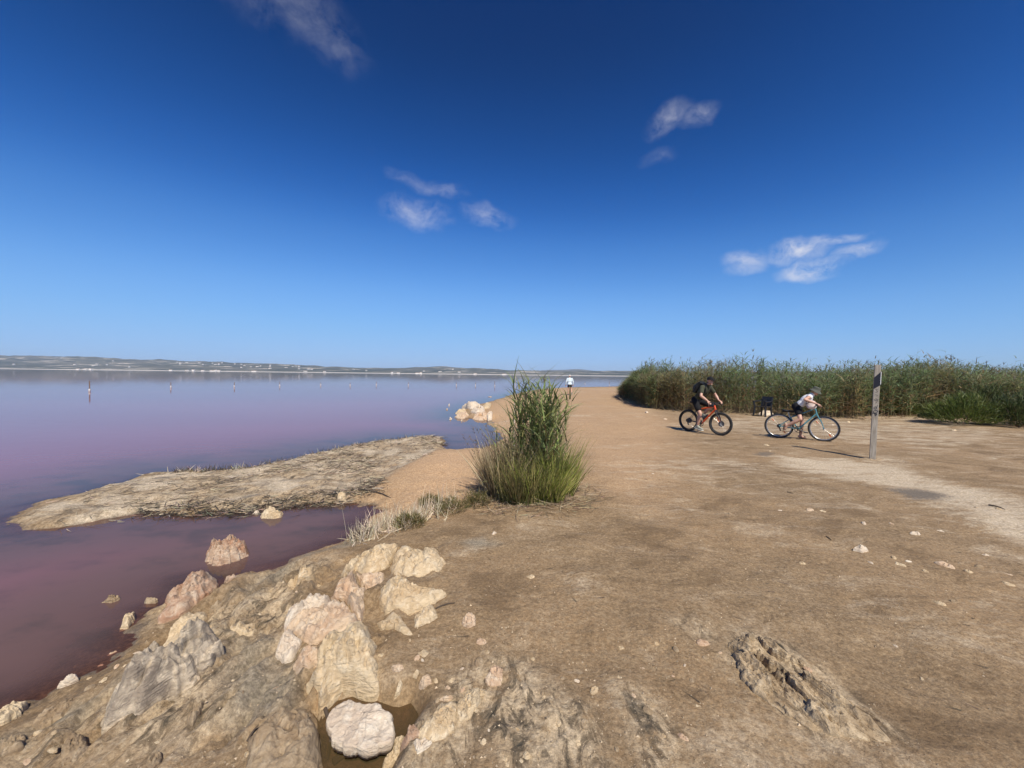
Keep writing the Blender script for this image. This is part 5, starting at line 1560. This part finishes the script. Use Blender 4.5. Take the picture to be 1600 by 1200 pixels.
    MB().tube([(0, -.05, wr + .05), (bbx, -.055, bbz + .082)], .004, 5).tube([(.03, -.055, wr - .13), (bbx, -.055, bbz - .082)], .004, 5).build('chain', M_STEEL, rt)
    if mtb:
        c = (bb * .62 + head_b * .38); d = (head_b - bb) / np.linalg.norm(head_b - bb); n_ = np.array([-d[2], 0, d[0]])
        MB().tube([c + n_ * .062 - d * .10, c + n_ * .062 + d * .04, c + n_ * .062 + d * .08, c + n_ * .062 + d * .10], [.036, .036, .022, .02], 12).build('water_bottle', plain('dark_bottle', (.03, .03, .035), .4), rt)
        MB().box(head_t + (-.075, 0, -.005), (.15, .06, .09), Matrix.Rotation(R(8), 3, 'Y')).build('frame_bag', M_BLACK, rt, bevel=.015)
        for s in (1, -1): MB().tube([S((wb - .075, s * .058, wr + .19)), S((wb - .02, s * .058, wr + .06))], .0175, 8).build('fork_sticker', plain('fork_orange', (.8, .17, .03), .35), rt)
    else:
        MB().tube([seat_t * .5 + bb * .5 + (-.05, 0, -.02), seat_t * .5 + bb * .5 + (-.03, 0, -.16)], .012, 6).build('rear_bracket', M_ALU, rt)
    tag(rt, label, 'bicycle')
    return rt


o_r, o_f = ground_at(1075.5, 673.4), ground_at(1125.4, 680.6)
o_dir = o_f - o_r; o_rz = math.atan2(o_dir[1], o_dir[0]); o_wb = min(1.12, math.hypot(o_dir[0], o_dir[1]))
bicycle('mountain_bike', 'orange and black mountain bike ridden by the man with a backpack', o_r, o_rz, .335, o_wb, (.75, .10, .025), .058, True, R(6))
b_r, b_f = ground_at(1216.5, 684.2), ground_at(1286.5, 689.2)
b_dir = b_f - b_r; b_rz = math.atan2(b_dir[1], b_dir[0]); b_wb = min(1.12, math.hypot(b_dir[0], b_dir[1]))
bicycle('city_bike', 'teal blue city bike straddled by the person in a bucket hat', b_r, b_rz, .345, b_wb, (.10, .26, .30), .040, False, R(-4))

# ------------------------------------------------------------------ people


def skin_mat(name, c):
    m, nt, b = new_mat(name); t = NT(nt)
    f = t.noise(t.n('TexCoord').outputs['Object'], 14, 4)
    t.l(t.mix(f, tuple(x * .9 for x in c), tuple(x * 1.08 for x in c)), b.inputs['Base Color'])
    b.inputs['Roughness'].default_value = .5
    b.inputs['Subsurface Weight'].default_value = .08; b.inputs['Subsurface Radius'].default_value = (.02, .008, .004)
    return m


SKIN = skin_mat('skin', (.52, .30, .215))


def cloth(name, c, r=.85):
    m, nt, b = new_mat(name); t = NT(nt)
    tc = t.n('TexCoord').outputs['Object']
    f = t.noise(tc, 18, 3); w = t.noise(tc, 7, 3, .5, dist=1.5)
    t.l(t.mix(f, tuple(x * .85 for x in c), tuple(min(1, x * 1.12) for x in c)), b.inputs['Base Color'])
    b.inputs['Roughness'].default_value = r; b.inputs['Specular IOR Level'].default_value = .2
    t.l(t.bump(w, .03, .7), b.inputs['Normal'])
    return m


def caps(mb, a, b, ra, rb, n=12):
    a, b = np.asarray(a, float), np.asarray(b, float)
    d = b - a; L = np.linalg.norm(d) + 1e-9; d = d / L
    pts, rad = [], []
    for k in range(5):
        t = math.pi / 2 * (1 - k / 4); pts.append(a - d * ra * math.sin(t)); rad.append(max(.001, ra * math.cos(t)))
    for k in range(1, 4): pts.append(a + d * L * k / 4); rad.append(ra + (rb - ra) * k / 4)
    for k in range(5):
        t = math.pi / 2 * k / 4; pts.append(b + d * rb * math.sin(t)); rad.append(max(.001, rb * math.cos(t)))
    mb.tube(pts, rad, n)


def remeshed(mb, name, mat, parent, vox=.008, it=3):
    o = mb.build(name, mat, parent)
    m = o.modifiers.new('join', 'REMESH'); m.mode = 'VOXEL'; m.voxel_size = vox; m.use_smooth_shade = True
    s = o.modifiers.new('soften', 'SMOOTH'); s.factor = .5; s.iterations = it
    return o


def person(label, loc, rz, J, shirt, shorts, shoe, hat, hat_c, hair_c, sleeve=.55, k=1.0, grip=None, thigh=1.0, shoe_kind='trainer', lean=None, longsleeve=False, female=False):
    rt = empty('person', loc, rz)
    J = {a: np.array(b, float) for a, b in J.items()}
    pel, ch, nk, hd = J['pelvis'], J['chest'], J['neck'], J['head']
    fwd = J['face'] / np.linalg.norm(J['face'])
    b = MB()
    # head: skull, jaw, nose, ears
    up = hd - nk; up /= np.linalg.norm(up); up = up - fwd * (up @ fwd); up /= np.linalg.norm(up)
    side = np.cross(up, fwd)
    Mh = np.c_[fwd, side, up]
    H = lambda x, y, z: hd + k * (fwd * x + side * y + up * z)
    b.ell(H(-.01, 0, .03), np.array([.098, .077, .092]) * k, 18, 12, Mh)
    b.ell(H(.022, 0, -.035), np.array([.066, .058, .075]) * k, 16, 10, Mh)
    caps(b, H(.082, 0, .012), H(.104, 0, -.022), .010 * k, .015 * k, 8)
    caps(b, H(.075, -.022, -.058), H(.075, .022, -.058), .012 * k, .012 * k, 8)
    b.ell(H(.062, 0, -.095), np.array([.025, .028, .02]) * k, 10, 8, Mh)
    caps(b, H(.078, -.04, .035), H(.078, .04, .035), .012 * k, .012 * k, 8)
    for s in (1, -1): b.ell(H(-.012, s * .078, -.01), np.array([.022, .010, .032]) * k, 10, 8, Mh)
    caps(b, nk - (hd - nk) * .35, nk + (hd - nk) * .55, .058 * k, .052 * k)
    # torso
    lat = J['sL'] - J['sR']; lat /= np.linalg.norm(lat)
    ax = ch - pel; ax /= np.linalg.norm(ax); fr = np.cross(lat, ax)
    Mt = np.c_[lat, fr, ax]
    sw = np.linalg.norm(J['sL'] - J['sR']) / 2

    def torso(q, g, bottom=True):
        q.ell(ch - ax * .05, (sw * .92 + g, .115 * k + g, .19 * k + g), 18, 12, Mt)
        q.ell(pel * .5 + ch * .5 - ax * .02, (.135 * k + g, .095 * k + g, .20 * k + g), 18, 12, Mt)
        caps(q, J['sR'] * .9 + ch * .1, J['sL'] * .9 + ch * .1, .062 * k + g, .062 * k + g)
        caps(q, (J['sR'] + J['sL']) / 2, nk, .075 * k + g * .5, .058 * k + g * .5)
        if bottom: q.ell(pel, (.158 * k + g, .115 * k + g, .125 * k + g), 18, 12, Mt)
    torso(b, 0)
    # arms and hands with five bent fingers
    for S in 'RL':
        sh, el, wr_ = J['s' + S], J['e' + S], J['w' + S]
        caps(b, sh, el, .050 * k, .039 * k); caps(b, el, el * .6 + wr_ * .4, .040 * k, .041 * k); caps(b, el * .6 + wr_ * .4, wr_, .041 * k, .026 * k)
        hv = J['h' + S] / np.linalg.norm(J['h' + S])            # direction of the palm
        cu = J['c' + S] / np.linalg.norm(J['c' + S])            # direction the fingers curl to
        sp = np.cross(hv, cu); sp /= np.linalg.norm(sp)
        for y in (-.026, -.009, .009, .026): caps(b, wr_, wr_ + hv * .085 * k + sp * y * k, .019 * k, .016 * k, 8)
        for i, (y, L) in enumerate(((-.032, .072), (-.011, .082), (.011, .078), (.031, .062))):
            a0 = wr_ + hv * .088 * k + sp * y * k
            a1 = a0 + (hv * .75 + cu * .65) * L * .45 * k; a2 = a1 + (hv * .05 + cu) * L * .35 * k; a3 = a2 + (-hv * .7 + cu * .6) * L * .3 * k
            for p_, q_, r0, r1 in ((a0, a1, .0105, .010), (a1, a2, .010, .0092), (a2, a3, .0092, .0085)): caps(b, p_, q_, r0 * k, r1 * k, 7)
        tb = wr_ + hv * .03 * k - sp * .03 * k * (1 if S == 'R' else -1)
        t1 = tb + (hv * .6 + cu * .5 - sp * (.6 if S == 'R' else -.6)) * .04 * k; t2 = t1 + (hv * .7 + cu * .7) * .035 * k
        caps(b, tb, t1, .014 * k, .012 * k, 7); caps(b, t1, t2, .012 * k, .010 * k, 7)
    # legs and feet
    for S in 'RL':
        hp, kn, an, toe = J['hip' + S], J['k' + S], J['a' + S], J['t' + S]
        caps(b, hp, kn, .080 * k * thigh, .052 * k); caps(b, kn, kn * .62 + an * .38, .051 * k, .055 * k); caps(b, kn * .62 + an * .38, an, .055 * k, .033 * k)
        fd = toe - an; dn = np.array([0, 0, -1.0]) if 'd' + S not in J else J['d' + S]
        caps(b, an + dn * .035 * k - fd * .22, an + dn * .045 * k + fd * .75, .033 * k, .030 * k); caps(b, an, an + dn * .04 * k + fd * .5, .034 * k, .03 * k)
    remeshed(b, 'body', SKIN, rt, .008)
    e = MB()
    ew = plain('eye', (.05, .035, .03), .2)
    for s in (1, -1): MB().ell(H(.088, s * .030, .012), np.array([.008, .012, .008]) * k, 10, 7, Mh).build('eye', ew, rt)
    # shirt
    g = .014
    q = MB(); torso(q, g, not female)
    if sleeve:
        for S in 'RL':
            sh, el, wr_ = J['s' + S], J['e' + S], J['w' + S]
            if longsleeve: caps(q, sh, el, .066 * k, .058 * k); caps(q, el, el * .12 + wr_ * .88, .057 * k, .045 * k)
            else: caps(q, sh, sh * (1 - sleeve) + el * sleeve, .066 * k, .066 * k)
    if shirt[1] == 'loose': q.ell(pel + ax * .03 * k, (.205 * k, .155 * k, .15 * k), 18, 12, Mt)
    remeshed(q, 'shirt', shirt[0], rt, .010)
    # shorts
    q = MB()
    q.ell(pel, (.178 * k, .138 * k, .135 * k), 18, 12, Mt)
    for S in 'RL':
        hp, kn = J['hip' + S], J['k' + S]
        f_ = shorts[1]; caps(q, hp, hp * (1 - f_) + kn * f_, .098 * k * thigh, .090 * k * thigh)
    remeshed(q, 'shorts', shorts[0], rt, .010)
    # shoes
    for S in 'RL':
        an, toe = J['a' + S], J['t' + S]
        fd = toe - an; dn = np.array([0, 0, -1.0]) if 'd' + S not in J else J['d' + S]
        q = MB()
        if shoe_kind == 'trainer':
            caps(q, an + dn * .045 * k - fd * .30, an + dn * .05 * k + fd * .85, .042 * k, .038 * k); caps(q, an + dn * .005, an + dn * .04 * k + fd * .45, .044 * k, .038 * k)
            remeshed(q, 'shoe', shoe, rt, .008)
            MB().box(an + dn * .085 * k + fd * .28, (.28 * k, .085 * k, .018), np.c_[fd / np.linalg.norm(fd), np.cross(-dn, fd / np.linalg.norm(fd)), -dn]).build('sole', plain('sole', (.55, .55, .5), .7), rt, bevel=.006)
        else:
            fdn = fd / np.linalg.norm(fd); M3 = np.c_[fdn, np.cross(-dn, fdn), -dn]
            q.box(an + dn * .083 * k + fd * .28, (.25 * k, .08 * k, .016), M3)
            for t_ in (.1, .62): q.torus(an + dn * .05 * k + fd * t_, fdn, .042 * k, .006, 16, 6)
            q.build('sandal', shoe, rt)
    # hat and hair
    if hair_c is not None:
        q = MB(); q.ell(H(-.022, 0, .03), np.array([.096, .082, .092]) * k, 18, 12, Mh); q.ell(H(-.055, 0, -.03), np.array([.055, .068, .06]) * k, 14, 10, Mh)
        q.build('hair', hair_c, rt)
    q = MB()
    if hat == 'cap':
        V, F = [], []
        n, m_ = 24, 8
        for j in range(m_ + 1):
            th = math.pi / 2 * j / m_
            for i in range(n):
                a = 2 * math.pi * i / n; r_ = math.sin(th)
                V.append(H(-.012 + .108 * r_ * math.cos(a), .088 * r_ * math.sin(a), .05 + .085 * math.cos(th)))
        for j in range(m_):
            for i in range(n): F.append((j * n + i, (j + 1) * n + i, (j + 1) * n + (i + 1) % n, j * n + (i + 1) % n))
        F.append(tuple(m_ * n + i for i in range(n))[::-1])
        q.add(V, F); hat_o = q.build('cap', hat_c, rt)
        V, F = [], []
        for j, rr in enumerate((0, .5, 1.0)):
            for i in range(11):
                a = -1.15 + 2.3 * i / 10
                V.append(H(.085 * math.cos(a) * (1 + rr * .85) - .012, .085 * math.sin(a) * (1 + rr * .12), .052 - .022 * rr * math.cos(a) - .010 * abs(math.sin(a)) * rr))
        nV = len(V); V += [v - up * .006 for v in V]
        for j in range(2):
            for i in range(10):
                a = j * 11 + i; F += [(a, a + 11, a + 12, a + 1), (nV + a, nV + a + 1, nV + a + 12, nV + a + 11)]
        for i in range(10): F.append((22 + i, nV + 22 + i, nV + 23 + i, 23 + i))
        MB().add(V, F).build('visor', hat_c, hat_o)
    else:
        V, F = [], []
        n = 28
        for (r_, z) in ((.0, .128), (.06, .127), (.088, .115), (.096, .05), (.100, .035), (.135, .0), (.150, -.022), (.146, -.028), (.098, .028)):
            for i in range(n):
                a = 2 * math.pi * i / n
                V.append(H(-.008 + r_ * 1.06 * math.cos(a), r_ * .94 * math.sin(a), z + .012 * math.sin(2 * a) * (r_ > .12)))
        for j in range(8):
            for i in range(n): F.append((j * n + i, (j + 1) * n + i, (j + 1) * n + (i + 1) % n, j * n + (i + 1) % n))
        q.add(V, F).build('bucket_hat', hat_c, rt)
    tag(rt, label, 'person')
    return rt, J, H


# the man on the orange bike
d = o_wb - 1.05
J1 = dict(pelvis=(.25, 0, .98), chest=(.50, 0, 1.32), neck=(.60, 0, 1.455), head=(.69, -.02, 1.575), face=(.93, -.30, -.10),
          sR=(.54, -.19, 1.385), sL=(.56, .19, 1.385), eR=(.60, -.33, 1.13), eL=(.66, .33, 1.14), wR=(.81 + d, -.30, 1.005), wL=(.80 + d, .30, 1.005),
          hR=(.85, .05, -.45), hL=(.85, -.05, -.45), cR=(.1, 0, -1), cL=(.1, 0, -1),
          hipR=(.27, -.10, .95), hipL=(.28, .10, .95), kR=(.47, -.14, .59), kL=(.68, .13, .83), aR=(.39, -.135, .215), aL=(.40, .14, .56),
          tR=(.55, -.145, .185), tL=(.56, .15, .545))
man, JJ, HH = person('man in an olive tee shirt, black cap, backpack and shorts riding the orange bike', o_r, o_rz, J1,
                     (cloth('olive_cotton', (.060, .062, .040)), ''), (cloth('black_shorts', (.014, .014, .016)), .62), plain('grey_trainer', (.30, .30, .24), .8),
                     'cap', cloth('black_cap', (.016, .016, .018)), plain('dark_hair', (.05, .03, .02), .7))
q = MB()
tx = JJ['chest'] - JJ['pelvis']; tx /= np.linalg.norm(tx); bk = np.array([-tx[2], 0, tx[0]]); MtB = np.c_[bk, np.array([0, 1, 0]), tx]
c0 = JJ['chest'] + bk * .20 - tx * .06
q.ell(c0, (.10, .145, .21), 18, 12, MtB).ell(c0 + bk * .05 - tx * .06, (.075, .11, .12), 14, 10, MtB).box(c0 - bk * .03, (.10, .26, .38), MtB)
bp = remeshed(q, 'backpack', cloth('black_nylon', (.020, .021, .020), .6), None, .010)
q = MB()
for s in (1, -1):
    q.tube([JJ['chest'] + bk * .14 + np.array([0, s * .10, 0]) + tx * .13, JJ['chest'] + np.array([0, s * .125, 0]) + tx * .155 - bk * .03, JJ['chest'] - bk * .135 + np.array([0, s * .12, 0]), JJ['chest'] - bk * .10 + np.array([0, s * .16, 0]) - tx * .2], .016, 6)
q.build('strap', M_BLACK, bp)
bp.location = o_r; bp.rotation_euler = (0, 0, o_rz)
tag(bp, 'small black backpack on the back of the man riding the orange bike', 'backpack')

# the person in the bucket hat
J2 = dict(pelvis=(.40, 0, .90), chest=(.63, 0, 1.14), neck=(.725, 0, 1.25), head=(.80, -.01, 1.345), face=(.90, -.12, -.42),
          sR=(.665, -.155, 1.195), sL=(.675, .155, 1.195), eR=(.55, -.335, 1.125), eL=(.68, .32, 1.02), wR=(.795, -.285, 1.025), wL=(.80, .275, 1.015),
          hR=(.9, .0, -.35), hL=(.9, 0, -.35), cR=(.1, 0, -1), cL=(.1, 0, -1),
          hipR=(.40, -.09, .88), hipL=(.42, .09, .87), kR=(.47, -.26, .585), kL=(.53, .16, .49), aR=(.185, -.21, .39), aL=(.50, .18, .095),
          tR=(.17, -.21, .25), tL=(.64, .19, .09), dR=(-.98, 0, -.2))
wom, JJ, HH = person('person in a white vest, grey bucket hat and black shorts leaning over the teal bike', b_r, b_rz, J2,
                     (cloth('white_vest', (.78, .77, .76)), ''), (cloth('loose_black_shorts', (.013, .013, .015)), .50), plain('brown_sandal', (.08, .045, .03), .7),
                     'bucket', cloth('grey_green_hat', (.10, .105, .085)), plain('fair_hair', (.30, .19, .09), .7), sleeve=0, k=.92, shoe_kind='sandal', female=True)
bag = MB(); bag.ell((.70, -.12, .985), (.125, .06, .115), 18, 12, Matrix.Rotation(R(20), 3, 'Y')).ell((.71, -.12, .94), (.115, .065, .085), 16, 10)
bo = remeshed(bag, 'shoulder_bag', cloth('pale_canvas', (.72, .60, .56)), None, .010)
MB().tube([(.60, -.14, 1.03), (.585, -.165, 1.13), (.63, -.10, 1.235), (.70, .06, 1.27), (.64, .14, 1.2)], .009, 6).tube([(.58, -.15, .99), (.66, -.185, 1.065), (.80, -.15, 1.03)], .012, 6).build('strap', cloth('bag_strap', (.10, .10, .13)), bo)
bo.location = b_r; bo.rotation_euler = (0, 0, b_rz)
tag(bo, 'pale pink shoulder bag hanging before the person on the teal bike', 'bag')

# the walker on the sandy point
w_p = ground_at(890, 617.5)
J3 = dict(pelvis=(0, 0, .93), chest=(.03, 0, 1.27), neck=(.04, 0, 1.46), head=(.06, 0, 1.60), face=(1, 0, -.1),
          sR=(.03, -.20, 1.40), sL=(.03, .20, 1.40), eR=(-.02, -.29, 1.14), eL=(.0, .30, 1.14), wR=(.04, -.30, .90), wL=(.08, .33, .90),
          hR=(.1, 0, -1), hL=(.2, 0, -1), cR=(1, .1, -.3), cL=(1, -.1, -.3), hipR=(0, -.095, .90), hipL=(0, .095, .90), kR=(-.02, -.11, .50), kL=(.06, .10, .49),
          aR=(-.28, -.11, .20), aL=(.04, .10, .10), tR=(-.20, -.115, .06), tL=(.18, .105, .085), dR=(-.8, 0, -.6))
person('walker in a pale blue shirt, white cap and dark shorts on the sandy point', w_p, R(97), J3,
       (cloth('pale_blue_shirt', (.60, .70, .76)), 'loose'), (cloth('navy_shorts', (.014, .014, .022)), .42), plain('dark_shoe', (.04, .035, .03), .8),
       'cap', cloth('white_cap', (.78, .77, .74)), None, longsleeve=True)

# ------------------------------------------------------------------ air
def haze():
    me = bpy.data.meshes.new('haze')
    x0, x1, y0, y1, z0, z1 = -37000, 37000, -400, 15000, -6, 330
    me.from_pydata([(x, y, z) for x in (x0, x1) for y in (y0, y1) for z in (z0, z1)], [], [(0, 1, 3, 2), (4, 6, 7, 5), (0, 4, 5, 1), (2, 3, 7, 6), (0, 2, 6, 4), (1, 5, 7, 3)])
    m = bpy.data.materials.new('thin_haze'); m.use_nodes = True
    nt = m.node_tree
    nt.nodes.remove(nt.nodes['Principled BSDF'])
    v = nt.nodes.new('ShaderNodeVolumePrincipled')
    v.inputs['Color'].default_value = (.72, .84, 1.0, 1); v.inputs['Density'].default_value = HAZE; v.inputs['Anisotropy'].default_value = .0
    nt.links.new(v.outputs[0], nt.nodes['Material Output'].inputs['Volume'])
    o = link('haze', me, m)
    tag(o, 'thin blue haze over the lake', 'haze', kind='stuff')


HAZE = 5e-5
haze()
